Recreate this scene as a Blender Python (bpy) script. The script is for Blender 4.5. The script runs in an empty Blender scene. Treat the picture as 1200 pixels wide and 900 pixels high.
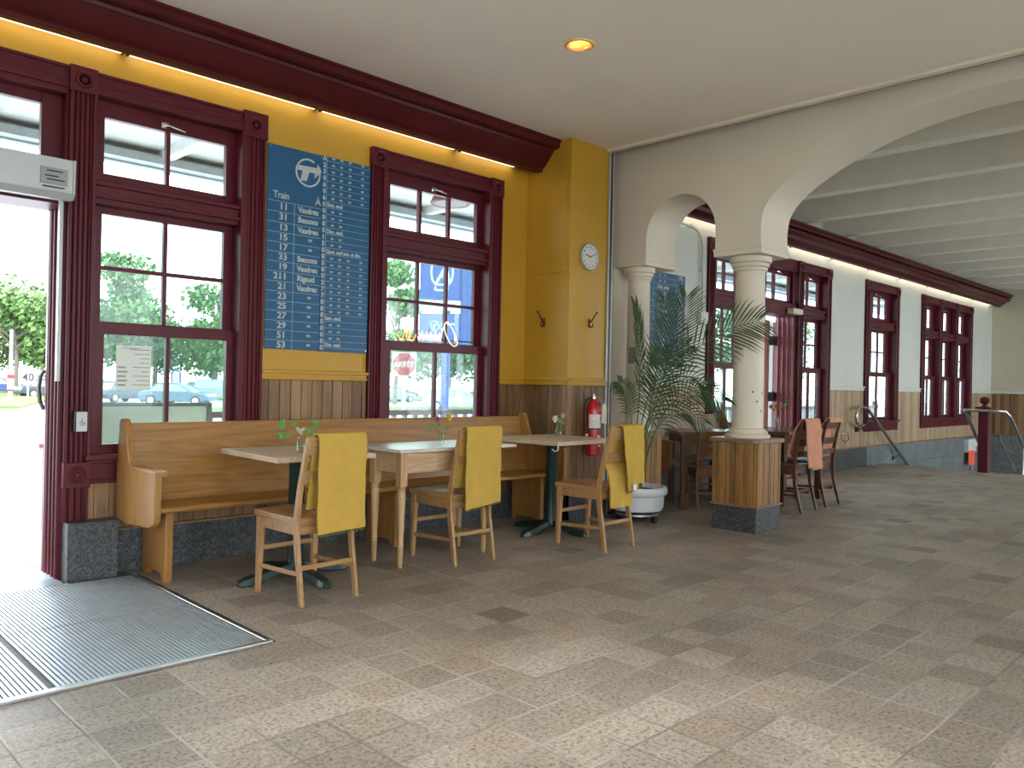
import bpy, bmesh, math, random
from mathutils import Vector, Matrix
random.seed(7)
SC = bpy.context.scene
COL = SC.collection
PI = math.pi

# ------------------------------------------------------------------ camera, world, exposure
YAW, PITCH, ROLL = math.radians(44.7407), math.radians(0.03643), math.radians(1.18734)
F_PX = 940.2
fw = Vector((math.sin(YAW) * math.cos(PITCH), math.cos(YAW) * math.cos(PITCH), math.sin(PITCH)))
r0 = Vector((math.cos(YAW), -math.sin(YAW), 0.0))
u0 = r0.cross(fw)
r1 = r0 * math.cos(ROLL) + u0 * math.sin(ROLL)
u1 = -r0 * math.sin(ROLL) + u0 * math.cos(ROLL)
cam_d = bpy.data.cameras.new('camera')
cam = bpy.data.objects.new('camera', cam_d)
COL.objects.link(cam)
m3 = Matrix((r1, u1, -fw)).transposed()
cam.matrix_world = Matrix.Translation((0, 0, 1.18)) @ m3.to_4x4()
cam_d.sensor_width = 36.0
cam_d.lens = F_PX / 1200.0 * 36.0
cam_d.clip_start = 0.05
cam_d.clip_end = 500
SC.camera = cam

W = bpy.data.worlds.new('world')
SC.world = W
W.use_nodes = True
bg = W.node_tree.nodes['Background']
bg.inputs[0].default_value = (0.88, 0.945, 1.0, 1)
bg.inputs[1].default_value = 4.6
SC.view_settings.view_transform = 'Standard'
SC.view_settings.look = 'None'
SC.view_settings.exposure = 0.95
SC.view_settings.gamma = 1.0
SC.view_settings.use_curve_mapping = False
SC.cycles.max_bounces = 9
SC.cycles.diffuse_bounces = 5
SC.cycles.transparent_max_bounces = 24
SC.cycles.sample_clamp_indirect = 6.0

sun_d = bpy.data.lights.new('overcast_sun', 'SUN')
sun_d.energy = 1.2
sun_d.angle = math.radians(60)
sun_d.color = (1.0, 0.97, 0.92)
sun = bpy.data.objects.new('overcast_sun', sun_d)
COL.objects.link(sun)
sun.rotation_euler = (math.radians(30), math.radians(25), 0)

# ------------------------------------------------------------------ node helpers
class NT:
    def __init__(s, name):
        s.m = bpy.data.materials.new(name)
        s.m.use_nodes = True
        s.t = s.m.node_tree
        s.b = s.t.nodes['Principled BSDF']
        s.out = s.t.nodes['Material Output']
    def n(s, kind, **kw):
        nd = s.t.nodes.new(kind)
        for k, v in kw.items():
            setattr(nd, k, v)
        return nd
    def put(s, sock, v):
        if isinstance(v, bpy.types.NodeSocket):
            s.t.links.new(v, sock)
        elif isinstance(v, (tuple, list)) and len(v) == 3 and sock.type == 'RGBA':
            sock.default_value = (*v, 1)
        else:
            sock.default_value = v
    def math(s, op, a, b=0.0, c=None):
        nd = s.n('ShaderNodeMath', operation=op)
        s.put(nd.inputs[0], a)
        s.put(nd.inputs[1], b)
        if c is not None:
            s.put(nd.inputs[2], c)
        return nd.outputs[0]
    def xyz(s):
        tc = s.n('ShaderNodeTexCoord')
        sp = s.n('ShaderNodeSeparateXYZ')
        s.t.links.new(tc.outputs['Object'], sp.inputs[0])
        return tc.outputs['Object'], sp.outputs[0], sp.outputs[1], sp.outputs[2]
    def comb(s, x, y, z):
        nd = s.n('ShaderNodeCombineXYZ')
        s.put(nd.inputs[0], x); s.put(nd.inputs[1], y); s.put(nd.inputs[2], z)
        return nd.outputs[0]
    def noise(s, vec, scale, detail=4, rough=0.55, dist=0.0):
        nd = s.n('ShaderNodeTexNoise')
        s.put(nd.inputs['Vector'], vec)
        nd.inputs['Scale'].default_value = scale
        nd.inputs['Detail'].default_value = detail
        nd.inputs['Roughness'].default_value = rough
        nd.inputs['Distortion'].default_value = dist
        return nd.outputs[0]
    def white(s, vec):
        nd = s.n('ShaderNodeTexWhiteNoise', noise_dimensions='3D')
        s.put(nd.inputs['Vector'], vec)
        return nd.outputs[0]
    def ramp(s, fac, stops):
        nd = s.n('ShaderNodeValToRGB')
        s.put(nd.inputs[0], fac)
        e = nd.color_ramp.elements
        while len(e) < len(stops):
            e.new(0.5)
        for i, (p, c) in enumerate(stops):
            e[i].position = p
            e[i].color = (*c, 1) if len(c) == 3 else c
        return nd.outputs[0]
    def mix(s, fac, a, b, mode='MIX'):
        nd = s.n('ShaderNodeMix', data_type='RGBA', blend_type=mode)
        s.put(nd.inputs[0], fac)
        s.put(nd.inputs[6], a)
        s.put(nd.inputs[7], b)
        return nd.outputs[2]
    def bump(s, h, strength=0.3, dist=0.01):
        nd = s.n('ShaderNodeBump')
        s.put(nd.inputs['Height'], h)
        nd.inputs['Strength'].default_value = strength
        nd.inputs['Distance'].default_value = dist
        s.t.links.new(nd.outputs[0], s.b.inputs['Normal'])
    def set(s, color=None, rough=None, metal=None, spec=None, coat=None):
        if color is not None: s.put(s.b.inputs['Base Color'], color)
        if rough is not None: s.put(s.b.inputs['Roughness'], rough)
        if metal is not None: s.put(s.b.inputs['Metallic'], metal)
        if spec is not None: s.put(s.b.inputs['Specular IOR Level'], spec)
        if coat is not None: s.put(s.b.inputs['Coat Weight'], coat)
        return s.m

def plain(name, c, rough=0.5, metal=0.0, var=0.12, scale=6.0, bump=0.0, spec=0.5, coat=None):
    s = NT(name)
    v, x, y, z = s.xyz()
    f = s.noise(v, scale, 5, 0.6)
    lo = tuple(k * (1 - var) for k in c)
    hi = tuple(min(1, k * (1 + var)) for k in c)
    col = s.ramp(f, [(0.3, lo), (0.7, hi)])
    s.set(col, rough, metal, spec, coat)
    if bump:
        s.bump(s.noise(v, scale * 12, 3), bump, 0.002)
    return s.m

def wood(name, dark, light, axis=2, rough=0.42, scale=1.0, spec=0.45, contrast=1.0, knots=False):
    s = NT(name)
    v, x, y, z = s.xyz()
    comps = [x, y, z]
    k = [22 * scale] * 3
    k[axis] = 1.6 * scale
    vec = s.comb(*[s.math('MULTIPLY', comps[i], k[i]) for i in range(3)])
    big = s.noise(vec, 0.35, 3, 0.5, 1.2)
    rings = s.math('FRACT', s.math('MULTIPLY', big, 7.0))
    rings = s.math('ABSOLUTE', s.math('SUBTRACT', rings, 0.5))
    fine = s.noise(vec, 3.0, 5, 0.65)
    k2 = [90 * scale] * 3
    k2[axis] = 4 * scale
    vec2 = s.comb(*[s.math('MULTIPLY', comps[i], k2[i]) for i in range(3)])
    pores = s.noise(vec2, 1.0, 2, 0.5)
    f = s.math('ADD', s.math('MULTIPLY', rings, 0.55 * contrast), s.math('MULTIPLY', fine, 0.6))
    f = s.math('ADD', f, s.math('MULTIPLY', pores, 0.25))
    col = s.ramp(f, [(0.25, dark), (0.85, light)])
    s.set(col, rough, 0, spec)
    s.bump(pores, 0.12, 0.002)
    return s.m

def boards(name, dark, light, pitch, rough=0.45):
    s = NT(name)
    v, x, y, z = s.xyz()
    u = s.math('ADD', x, y)
    cell = s.math('FLOOR', s.math('DIVIDE', u, pitch))
    rnd = s.white(s.comb(cell, 3.1, 0.7))
    vec = s.comb(s.math('MULTIPLY', u, 26.0), s.math('MULTIPLY', cell, 7.3), s.math('MULTIPLY', z, 1.8))
    big = s.noise(vec, 0.5, 3, 0.5, 1.0)
    rings = s.math('ABSOLUTE', s.math('SUBTRACT', s.math('FRACT', s.math('MULTIPLY', big, 6.0)), 0.5))
    vec2 = s.comb(s.math('MULTIPLY', u, 110.0), s.math('MULTIPLY', cell, 7.3), s.math('MULTIPLY', z, 5.0))
    pores = s.noise(vec2, 1.0, 3, 0.6)
    f = s.math('ADD', s.math('MULTIPLY', rings, 0.5), s.math('MULTIPLY', pores, 0.45))
    f = s.math('ADD', f, s.math('MULTIPLY', rnd, 0.45))
    col = s.ramp(f, [(0.2, dark), (0.95, light)])
    s.set(col, rough, 0, 0.4)
    s.bump(pores, 0.15, 0.002)
    return s.m

def granite(name, c0, c1, c2, rough=0.45, sc=60):
    s = NT(name)
    v, x, y, z = s.xyz()
    a = s.noise(v, sc, 4, 0.7)
    b = s.noise(v, sc * 0.35, 3, 0.6)
    f = s.math('ADD', s.math('MULTIPLY', a, 0.7), s.math('MULTIPLY', b, 0.3))
    col = s.ramp(f, [(0.36, c0), (0.5, c1), (0.62, c2)])
    big = s.noise(v, 2.5, 3)
    col = s.mix(0.35, col, s.ramp(big, [(0.3, (0.3, 0.3, 0.3)), (0.7, (0.9, 0.9, 0.9))]), 'MULTIPLY')
    s.set(col, rough, 0, 0.4)
    s.bump(a, 0.2, 0.003)
    return s.m

def emis(name, c, st):
    s = NT(name)
    s.t.nodes.remove(s.b)
    e = s.n('ShaderNodeEmission')
    e.inputs[0].default_value = (*c, 1)
    e.inputs[1].default_value = st
    s.t.links.new(e.outputs[0], s.out.inputs[0])
    return s.m

def glass_mat(name, tint=(0.93, 0.98, 0.96), refl=0.08, haze=0.0):
    s = NT(name)
    s.t.nodes.remove(s.b)
    tr = s.n('ShaderNodeBsdfTransparent'); tr.inputs[0].default_value = (*tint, 1)
    gl = s.n('ShaderNodeBsdfGlossy'); gl.inputs['Roughness'].default_value = 0.02
    fr = s.n('ShaderNodeFresnel'); fr.inputs[0].default_value = 1.35
    mx = s.n('ShaderNodeMixShader')
    f = s.math('MINIMUM', s.math('MULTIPLY', fr.outputs[0], 0.8), 0.22)
    s.t.links.new(f, mx.inputs[0])
    s.t.links.new(tr.outputs[0], mx.inputs[1]); s.t.links.new(gl.outputs[0], mx.inputs[2])
    if haze:
        df = s.n('ShaderNodeBsdfTranslucent'); df.inputs[0].default_value = (0.8, 0.95, 0.95, 1)
        m2 = s.n('ShaderNodeMixShader'); m2.inputs[0].default_value = haze
        s.t.links.new(mx.outputs[0], m2.inputs[1]); s.t.links.new(df.outputs[0], m2.inputs[2])
        s.t.links.new(m2.outputs[0], s.out.inputs[0])
    else:
        s.t.links.new(mx.outputs[0], s.out.inputs[0])
    return s.m

def paver_floor():
    s = NT('stone_pavers')
    v, x, y, z = s.xyz()
    wob = s.noise(v, 3.0, 2)
    wx = s.math('ADD', x, s.math('MULTIPLY', s.math('SUBTRACT', wob, 0.5), 0.012))
    wy = s.math('ADD', y, s.math('MULTIPLY', s.math('SUBTRACT', s.noise(v, 2.3, 2), 0.5), 0.012))
    P = 0.211
    fx = s.math('DIVIDE', s.math('ADD', wx, -0.67 + 21.1), P)
    fy = s.math('DIVIDE', s.math('ADD', wy, -0.94 + 21.1), P)
    cx, cy = s.math('FLOOR', fx), s.math('FLOOR', fy)
    # some pavers are double length along x
    pair = s.math('FLOOR', s.math('DIVIDE', s.math('ADD', cx, cy), 2.0))
    isd = s.math('GREATER_THAN', s.white(s.comb(pair, cy, 4.0)), 0.78)
    idx = s.math('ADD', s.math('MULTIPLY', isd, s.math('MULTIPLY', pair, 13.7)), s.math('MULTIPLY', s.math('SUBTRACT', 1.0, isd), cx))
    rnd = s.white(s.comb(idx, cy, 1.5))
    rnd2 = s.white(s.comb(idx, cy, 9.5))
    ux, uy = s.math('FRACT', fx), s.math('FRACT', fy)
    dx = s.math('SUBTRACT', 0.5, s.math('ABSOLUTE', s.math('SUBTRACT', ux, 0.5)))
    odd = s.math('FRACT', s.math('DIVIDE', s.math('ADD', cx, cy), 2.0))          # 0 or .5
    left_in = s.math('MULTIPLY', s.math('GREATER_THAN', odd, 0.25), s.math('LESS_THAN', ux, 0.5))
    right_in = s.math('MULTIPLY', s.math('LESS_THAN', odd, 0.25), s.math('GREATER_THAN', ux, 0.5))
    hide = s.math('MULTIPLY', isd, s.math('ADD', left_in, right_in))
    dx = s.math('ADD', dx, hide)
    dy = s.math('SUBTRACT', 0.5, s.math('ABSOLUTE', s.math('SUBTRACT', uy, 0.5)))
    d = s.math('MINIMUM', dx, dy)
    edge = s.math('SMOOTH_MIN', s.math('DIVIDE', d, 0.034), 1.0, 0.2)   # 0 in joint
    speck = s.noise(v, 62, 3, 0.8)
    mid = s.noise(v, 22, 4, 0.7)
    big = s.noise(v, 0.9, 4, 0.6, 0.4)
    tone = s.math('ADD', s.math('MULTIPLY', rnd, 0.36), s.math('MULTIPLY', big, 0.80))
    base = s.ramp(tone, [(0.25, (0.19, 0.163, 0.138)), (0.58, (0.30, 0.262, 0.224)), (0.95, (0.42, 0.378, 0.330))])
    hue = s.ramp(rnd2, [(0.0, (1.0, 0.93, 0.84)), (0.5, (1, 1, 1)), (1.0, (0.9, 0.98, 1.0))])
    base = s.mix(0.5, base, hue, 'MULTIPLY')
    dark = s.math('LESS_THAN', s.white(s.comb(idx, cy, 5.5)), 0.05)
    base = s.mix(s.math('MULTIPLY', dark, 0.45), base, (0.075, 0.066, 0.056))
    sp = s.ramp(speck, [(0.37, (0.30, 0.28, 0.27)), (0.47, (1, 1, 1)), (0.60, (1.35, 1.32, 1.28))])
    base = s.mix(0.85, base, sp, 'MULTIPLY')
    base = s.mix(0.5, base, s.ramp(mid, [(0.3, (0.6, 0.58, 0.56)), (0.65, (1.12, 1.1, 1.08))]), 'MULTIPLY')
    jn = s.noise(v, 1.7, 2)
    joint = s.ramp(jn, [(0.40, (0.15, 0.135, 0.115)), (0.58, (0.42, 0.39, 0.35))])
    col = s.mix(edge, joint, base)
    rough = s.math('ADD', 0.33, s.math('MULTIPLY', mid, 0.3))
    s.set(col, rough, 0, 0.4)
    h = s.math('ADD', s.math('MULTIPLY', edge, 0.6), s.math('MULTIPLY', mid, 0.5))
    s.bump(h, 0.35, 0.006)
    return s.m

M = {}
M['yellow'] = plain('mustard_wall_paint', (0.47, 0.265, 0.022), 0.42, var=0.05, scale=2.5, bump=0.05)
M['cream'] = plain('cream_wall_paint', (0.56, 0.585, 0.53), 0.5, var=0.04, scale=2, bump=0.04)
M['cream_e'] = plain('cream_end_wall_paint', (0.50, 0.47, 0.36), 0.5, var=0.04, scale=2)
M['ceil'] = plain('ceiling_plaster', (0.74, 0.66, 0.56), 0.7, var=0.03, scale=1.5, bump=0.05)
M['beam'] = plain('painted_beam', (0.66, 0.63, 0.54), 0.55, var=0.04, scale=3)
M['arch'] = plain('arcade_plaster', (0.66, 0.595, 0.475), 0.55, var=0.04, scale=1.7, bump=0.08)
M['maroon'] = plain('maroon_gloss_paint', (0.086, 0.009, 0.016), 0.36, var=0.15, scale=9, bump=0.06, spec=0.28)
M['maroon_dark'] = plain('maroon_cornice_paint', (0.068, 0.006, 0.008), 0.4, var=0.15, scale=5, spec=0.28)
M['pew'] = wood('bench_oak', (0.21, 0.095, 0.022), (0.40, 0.205, 0.055), 0, 0.33, 0.8)
M['pewz'] = wood('bench_oak_upright', (0.24, 0.11, 0.026), (0.43, 0.22, 0.06), 2, 0.33, 0.8)
M['chairz'] = wood('chair_beech', (0.24, 0.125, 0.045), (0.46, 0.27, 0.12), 2, 0.38)
M['chairx'] = wood('chair_beech_rail', (0.24, 0.125, 0.045), (0.45, 0.265, 0.115), 0, 0.3)
M['dchairz'] = wood('dark_chair_wood', (0.055, 0.022, 0.011), (0.14, 0.06, 0.027), 2, 0.33)
M['dchairx'] = wood('dark_chair_rail', (0.06, 0.024, 0.012), (0.15, 0.065, 0.03), 0, 0.3)
M['mchairz'] = wood('amber_chair_wood', (0.13, 0.05, 0.018), (0.26, 0.115, 0.04), 2, 0.33)
M['pine'] = wood('pale_pine', (0.40, 0.25, 0.13), (0.62, 0.44, 0.27), 0, 0.42, 0.9)
M['pinez'] = wood('pale_pine_leg', (0.36, 0.21, 0.10), (0.55, 0.36, 0.19), 2, 0.4, 0.9)
M['plank'] = wood('weathered_plank', (0.38, 0.26, 0.17), (0.66, 0.52, 0.38), 1, 0.42, 1.0, contrast=0.7)
M['planktop'] = wood('worn_grey_tabletop', (0.42, 0.36, 0.31), (0.66, 0.60, 0.54), 0, 0.28, 0.8)
M['dtable'] = wood('dark_table_wood', (0.10, 0.05, 0.026), (0.24, 0.135, 0.07), 0, 0.22)
M['wains'] = boards('oak_wainscot', (0.085, 0.045, 0.02), (0.36, 0.215, 0.105), 0.085)
M['wains_far'] = boards('pale_oak_wainscot', (0.22, 0.15, 0.088), (0.50, 0.37, 0.24), 0.062)
M['wains_ped'] = boards('oak_pedestal_boards', (0.10, 0.05, 0.016), (0.42, 0.22, 0.07), 0.0845)
M['capwood'] = wood('oak_cap', (0.13, 0.075, 0.045), (0.27, 0.17, 0.11), 1, 0.3)
M['granite'] = granite('grey_granite', (0.014, 0.016, 0.019), (0.055, 0.061, 0.066), (0.17, 0.18, 0.185), sc=110)
M['granite_lo'] = granite('blue_grey_stone', (0.09, 0.11, 0.115), (0.16, 0.185, 0.19), (0.24, 0.26, 0.26), sc=30)
M['floor'] = paver_floor()
M['alu'] = plain('brushed_aluminium', (0.66, 0.68, 0.70), 0.28, 1.0, 0.08, 12)
M['grate'] = plain('grate_bar_steel', (0.50, 0.56, 0.63), 0.42, 0.6, 0.1, 10)
M['tray'] = plain('grate_tray', (0.065, 0.08, 0.10), 0.6)
M['dark'] = plain('dark_recess', (0.02, 0.02, 0.022), 0.8)
M['rubber'] = plain('black_rubber', (0.015, 0.015, 0.016), 0.5)
M['chrome'] = plain('chrome', (0.75, 0.75, 0.74), 0.16, 1.0, 0.05)
M['steel'] = plain('satin_steel_rail', (0.55, 0.54, 0.52), 0.25, 1.0, 0.1)
M['rail_edge'] = plain('dark_rail_steel', (0.10, 0.10, 0.10), 0.3, 0.9, 0.1)
M['black'] = plain('black_paint', (0.012, 0.012, 0.014), 0.4)
M['green_iron'] = plain('dark_green_enamel', (0.006, 0.030, 0.022), 0.33, 0.0, 0.2, 8, spec=0.5)
M['white_pl'] = plain('white_plastic', (0.72, 0.74, 0.74), 0.35, var=0.03)
M['box_grey'] = plain('grey_metal_cover', (0.42, 0.45, 0.44), 0.38, 0.2, 0.04)
M['label_grey'] = plain('grey_label', (0.26, 0.28, 0.28), 0.5)
M['towel'] = plain('mustard_cloth', (0.46, 0.30, 0.062), 0.9, var=0.05, scale=14, bump=0.5, spec=0.1)
M['peach'] = plain('peach_cloth', (0.56, 0.27, 0.175), 0.92, var=0.08, scale=14, bump=0.5, spec=0.1)
M['fringe'] = plain('green_thread', (0.10, 0.105, 0.03), 0.9, var=0.4, scale=60)
M['fringe_p'] = plain('brown_thread', (0.22, 0.10, 0.07), 0.9, var=0.4, scale=60)
M['sign'] = plain('blue_sign_enamel', (0.003, 0.082, 0.185), 0.4, var=0.06, scale=3)
M['signtxt'] = plain('cream_sign_lettering', (0.42, 0.46, 0.45), 0.55, var=0.15, scale=30)
M['sign_line'] = plain('pale_blue_rule', (0.22, 0.36, 0.46), 0.5)
M['clockface'] = plain('clock_dial', (0.62, 0.62, 0.56), 0.4, var=0.02)
M['hook'] = plain('dark_red_metal', (0.09, 0.012, 0.012), 0.3, 0.4)
M['red'] = plain('extinguisher_red', (0.42, 0.007, 0.010), 0.25, var=0.08, spec=0.6)
M['stone_white'] = plain('pale_label', (0.60, 0.60, 0.58), 0.5, var=0.15, scale=40)
M['tagcard'] = plain('beige_card', (0.62, 0.55, 0.44), 0.6, var=0.05)
M['paper'] = plain('pale_paper', (0.66, 0.70, 0.64), 0.7, var=0.03)
M['leaf'] = plain('palm_leaf', (0.026, 0.066, 0.013), 0.6, var=0.4, scale=9)
M['stem'] = plain('palm_stem', (0.06, 0.13, 0.035), 0.45, var=0.3)
M['leaf2'] = plain('fresh_leaf', (0.11, 0.26, 0.06), 0.5, var=0.3, scale=40)
M['soil'] = plain('potting_soil', (0.03, 0.017, 0.01), 0.9, var=0.5, scale=60, bump=0.8)
M['pot'] = plain('white_pot', (0.62, 0.65, 0.66), 0.3, var=0.02)
M['jar'] = glass_mat('jar_glass', (0.93, 0.97, 0.95))
M['pane'] = glass_mat('window_glass', (0.72, 0.84, 0.82), haze=0.02)
M['pane_clear'] = glass_mat('clear_glass', (0.90, 0.95, 0.95))
M['tube'] = emis('fluorescent_tube', (1.0, 0.82, 0.55), 2.0)
M['bulb'] = emis('halogen_bulb', (1.0, 0.74, 0.40), 22.0)
M['neon'] = emis('orange_neon', (1.0, 0.30, 0.08), 1.6)
M['refl_glow'] = emis('lamp_reflection_glow', (0.9, 0.95, 1.0), 0.42)  # lamp reflection drawn as a glowing surface
M['neon_w'] = emis('white_neon', (1.0, 0.62, 0.50), 1.1)
M['gold'] = plain('gold_reflector', (0.85, 0.52, 0.18), 0.45, 0.3, 0.1)
M['deck'] = plain('weathered_deck_boards', (0.55, 0.55, 0.56), 0.7, var=0.15, scale=4)
M['soffit'] = plain('white_painted_soffit', (0.50, 0.53, 0.53), 0.6, var=0.1)
M['fascia'] = plain('blue_grey_fascia', (0.33, 0.38, 0.43), 0.6, var=0.15)
M['asphalt'] = plain('pale_asphalt', (0.42, 0.44, 0.47), 0.85, var=0.12, scale=0.4)
M['concrete'] = plain('pale_concrete', (0.6, 0.6, 0.6), 0.85, var=0.08, scale=0.7)
M['grass'] = plain('grass_green', (0.09, 0.155, 0.03), 0.9, var=0.25, scale=1.5)
M['tree_leaf'] = plain('tree_foliage', (0.095, 0.175, 0.05), 0.7, var=0.35, scale=0.9)
M['tree_leaf2'] = plain('tree_foliage_deep', (0.06, 0.12, 0.045), 0.7, var=0.35, scale=0.9)
M['bark'] = plain('tree_bark', (0.14, 0.12, 0.10), 0.9, var=0.3)
M['pillar_blue'] = plain('totem_blue', (0.012, 0.035, 0.16), 0.4, var=0.08)
M['frame_blue'] = plain('frame_navy', (0.02, 0.05, 0.16), 0.5)
M['board_panel'] = plain('pale_blue_panel', (0.62, 0.68, 0.76), 0.6, var=0.04)
M['board_frame'] = plain('dark_board_frame', (0.07, 0.09, 0.10), 0.5)
M['maroon_overexposed'] = plain('overexposed_maroon_paint', (0.42, 0.24, 0.23), 0.7, var=0.08)  # maroon paint with its overexposure mixed into the colour
M['stop_red'] = plain('stop_sign_red', (0.20, 0.016, 0.018), 0.5, var=0.04)
M['sign_white'] = plain('sign_white', (0.30, 0.31, 0.32), 0.5, var=0.02)
M['pole'] = plain('galvanised_pole', (0.5, 0.52, 0.54), 0.4, 0.6)
M['tyre'] = plain('tyre', (0.03, 0.03, 0.03), 0.8)
M['carglass'] = plain('car_glass', (0.20, 0.25, 0.28), 0.08, var=0.05)
M['maroon_out'] = plain('outdoor_maroon_paint', (0.16, 0.045, 0.055), 0.6, var=0.1)
M['pink_door'] = plain('faded_red_door', (0.48, 0.13, 0.14), 0.45, var=0.1)
M['jamb_red'] = plain('pale_maroon_jamb', (0.24, 0.075, 0.085), 0.4, var=0.1)  # paler maroon than the rest of the door surround
M['slot_brown'] = plain('slot_brown_metal', (0.16, 0.125, 0.085), 0.6)
M['orange'] = plain('orange_notice', (0.85, 0.12, 0.06), 0.6)

# ------------------------------------------------------------------ mesh builder
class MB:
    def __init__(s):
        s.v = []; s.f = []; s.sm = []
    def add(s, vs, fs, smooth=False):
        o = len(s.v)
        s.v += [Vector(p) for p in vs]
        s.f += [tuple(i + o for i in f) for f in fs]
        s.sm += [smooth] * len(fs)
        return s
    def box(s, x0, x1, y0, y1, z0, z1):
        if x0 > x1: x0, x1 = x1, x0
        if y0 > y1: y0, y1 = y1, y0
        if z0 > z1: z0, z1 = z1, z0
        vs = [(x0, y0, z0), (x1, y0, z0), (x1, y1, z0), (x0, y1, z0), (x0, y0, z1), (x1, y0, z1), (x1, y1, z1), (x0, y1, z1)]
        return s.add(vs, [(0, 3, 2, 1), (4, 5, 6, 7), (0, 1, 5, 4), (1, 2, 6, 5), (2, 3, 7, 6), (3, 0, 4, 7)])
    def bar(s, a, b, w, h, up=(0, 0, 1)):
        a = Vector(a); b = Vector(b)
        d = (b - a).normalized(); u = Vector(up)
        if abs(d.dot(u)) > 0.98: u = Vector((0, 1, 0))
        r = d.cross(u).normalized(); u = r.cross(d).normalized()
        vs = []
        for p in (a, b):
            for (i, j) in ((-1, -1), (1, -1), (1, 1), (-1, 1)):
                vs.append(p + r * (i * w / 2) + u * (j * h / 2))
        return s.add(vs, [(0, 3, 2, 1), (4, 5, 6, 7), (0, 1, 5, 4), (1, 2, 6, 5), (2, 3, 7, 6), (3, 0, 4, 7)])
    def prism(s, pts, axis, a0, a1, smooth=False):
        # pts in the plane of the other two axes, in cyclic order (x:(y,z), y:(x,z), z:(x,y))
        def mk(p, a):
            if axis == 'x': return (a, p[0], p[1])
            if axis == 'y': return (p[0], a, p[1])
            return (p[0], p[1], a)
        n = len(pts)
        vs = [mk(p, a0) for p in pts] + [mk(p, a1) for p in pts]
        o = len(s.v)
        s.v += [Vector(p) for p in vs]
        s.f += [tuple(o + i for i in range(n - 1, -1, -1)), tuple(o + n + i for i in range(n))]
        s.sm += [False, False]
        for i in range(n):
            j = (i + 1) % n
            s.f.append((o + i, o + j, o + n + j, o + n + i)); s.sm.append(smooth)
        return s
    def tube(s, pts, r, n=8, caps=True, smooth=True, flat=None):
        pts = [Vector(p) for p in pts]
        k = len(pts)
        rr = r if isinstance(r, (list, tuple)) else [r] * k
        rings = []
        prev = None
        for i in range(k):
            d = (pts[min(i + 1, k - 1)] - pts[max(i - 1, 0)])
            if d.length < 1e-9: d = Vector((0, 0, 1))
            d.normalize()
            if prev is None:
                u = Vector((0, 0, 1)) if abs(d.z) < 0.9 else Vector((0, 1, 0))
            else:
                u = prev
            a = d.cross(u).normalized(); b = a.cross(d).normalized(); prev = b
            rings.append([pts[i] + a * (math.cos(2 * PI * t / n) * rr[i]) + b * (math.sin(2 * PI * t / n) * rr[i] * (flat or 1)) for t in range(n)])
        vs = [p for rg in rings for p in rg]
        fs = []
        for i in range(k - 1):
            for t in range(n):
                t2 = (t + 1) % n
                fs.append((i * n + t, i * n + t2, (i + 1) * n + t2, (i + 1) * n + t))
        s.add(vs, fs, smooth)
        if caps:
            s.add(rings[0], [tuple(range(n - 1, -1, -1))]); s.add(rings[-1], [tuple(range(n))])
        return s
    def lathe(s, prof, c=(0, 0, 0), n=24, smooth=True, sx=1, sy=1, caps=True):
        vs = []; fs = []
        k = len(prof)
        for (r, z) in prof:
            for t in range(n):
                a = 2 * PI * t / n
                vs.append((c[0] + r * math.cos(a) * sx, c[1] + r * math.sin(a) * sy, c[2] + z))
        for i in range(k - 1):
            for t in range(n):
                t2 = (t + 1) % n
                fs.append((i * n + t, i * n + t2, (i + 1) * n + t2, (i + 1) * n + t))
        s.add(vs, fs, smooth)
        if caps and prof[0][0] > 1e-6: s.add([vs[t] for t in range(n)], [tuple(range(n - 1, -1, -1))])
        if caps and prof[-1][0] > 1e-6: s.add([vs[(k - 1) * n + t] for t in range(n)], [tuple(range(n))])
        return s
    def xf(s, mat, start=0):
        for i in range(start, len(s.v)): s.v[i] = mat @ s.v[i]
        return s
    def join(s, o, mat=None):
        vs = [mat @ p for p in o.v] if mat else o.v
        k = len(s.v)
        s.v += [p.copy() for p in vs]; s.f += [tuple(i + k for i in f) for f in o.f]; s.sm += o.sm
        return s
    def build(s, name, m, parent=None, world=True, bevel=0.0, keep=False):
        """world=True: vertices are in world space; they are shifted to the parent (or to the mesh's own base)."""
        me = bpy.data.meshes.new(name)
        if parent is not None and world:
            off = parent['_o'] if '_o' in parent else (0, 0, 0)
            off = Vector(off)
        elif parent is None and not keep:
            xs = [p.x for p in s.v]; ys = [p.y for p in s.v]; zs = [p.z for p in s.v]
            off = Vector(((min(xs) + max(xs)) / 2, (min(ys) + max(ys)) / 2, min(zs)))
        else:
            off = Vector((0, 0, 0))
        me.from_pydata([p - off for p in s.v], [], s.f)
        bm = bmesh.new(); bm.from_mesh(me)
        bmesh.ops.recalc_face_normals(bm, faces=bm.faces)
        bm.to_mesh(me); bm.free()
        if any(s.sm) and len(me.polygons) == len(s.sm):
            me.polygons.foreach_set('use_smooth', s.sm)
        if any(s.sm): me.set_sharp_from_angle(angle=math.radians(38))
        me.materials.append(M[m] if isinstance(m, str) else m)
        o = bpy.data.objects.new(name, me)
        COL.objects.link(o)
        if parent is not None:
            o.parent = parent
            o['_o'] = tuple(off) if world else (0, 0, 0)
        else:
            o.location = off
            o['_o'] = tuple(off)
        if bevel:
            b = o.modifiers.new('bevel', 'BEVEL'); b.width = bevel; b.segments = 2; b.limit_method = 'ANGLE'; b.angle_limit = 0.6
            b.harden_normals = False
        return o

def thing(name, label=None, cat=None, loc=(0, 0, 0), rz=0.0, group=None, kind=None):
    o = bpy.data.objects.new(name, None)
    COL.objects.link(o)
    o.empty_display_size = 0.1
    o.location = loc
    o.rotation_euler = (0, 0, rz)
    o['_o'] = tuple(loc)
    return tag(o, label, cat, group, kind)

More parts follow.
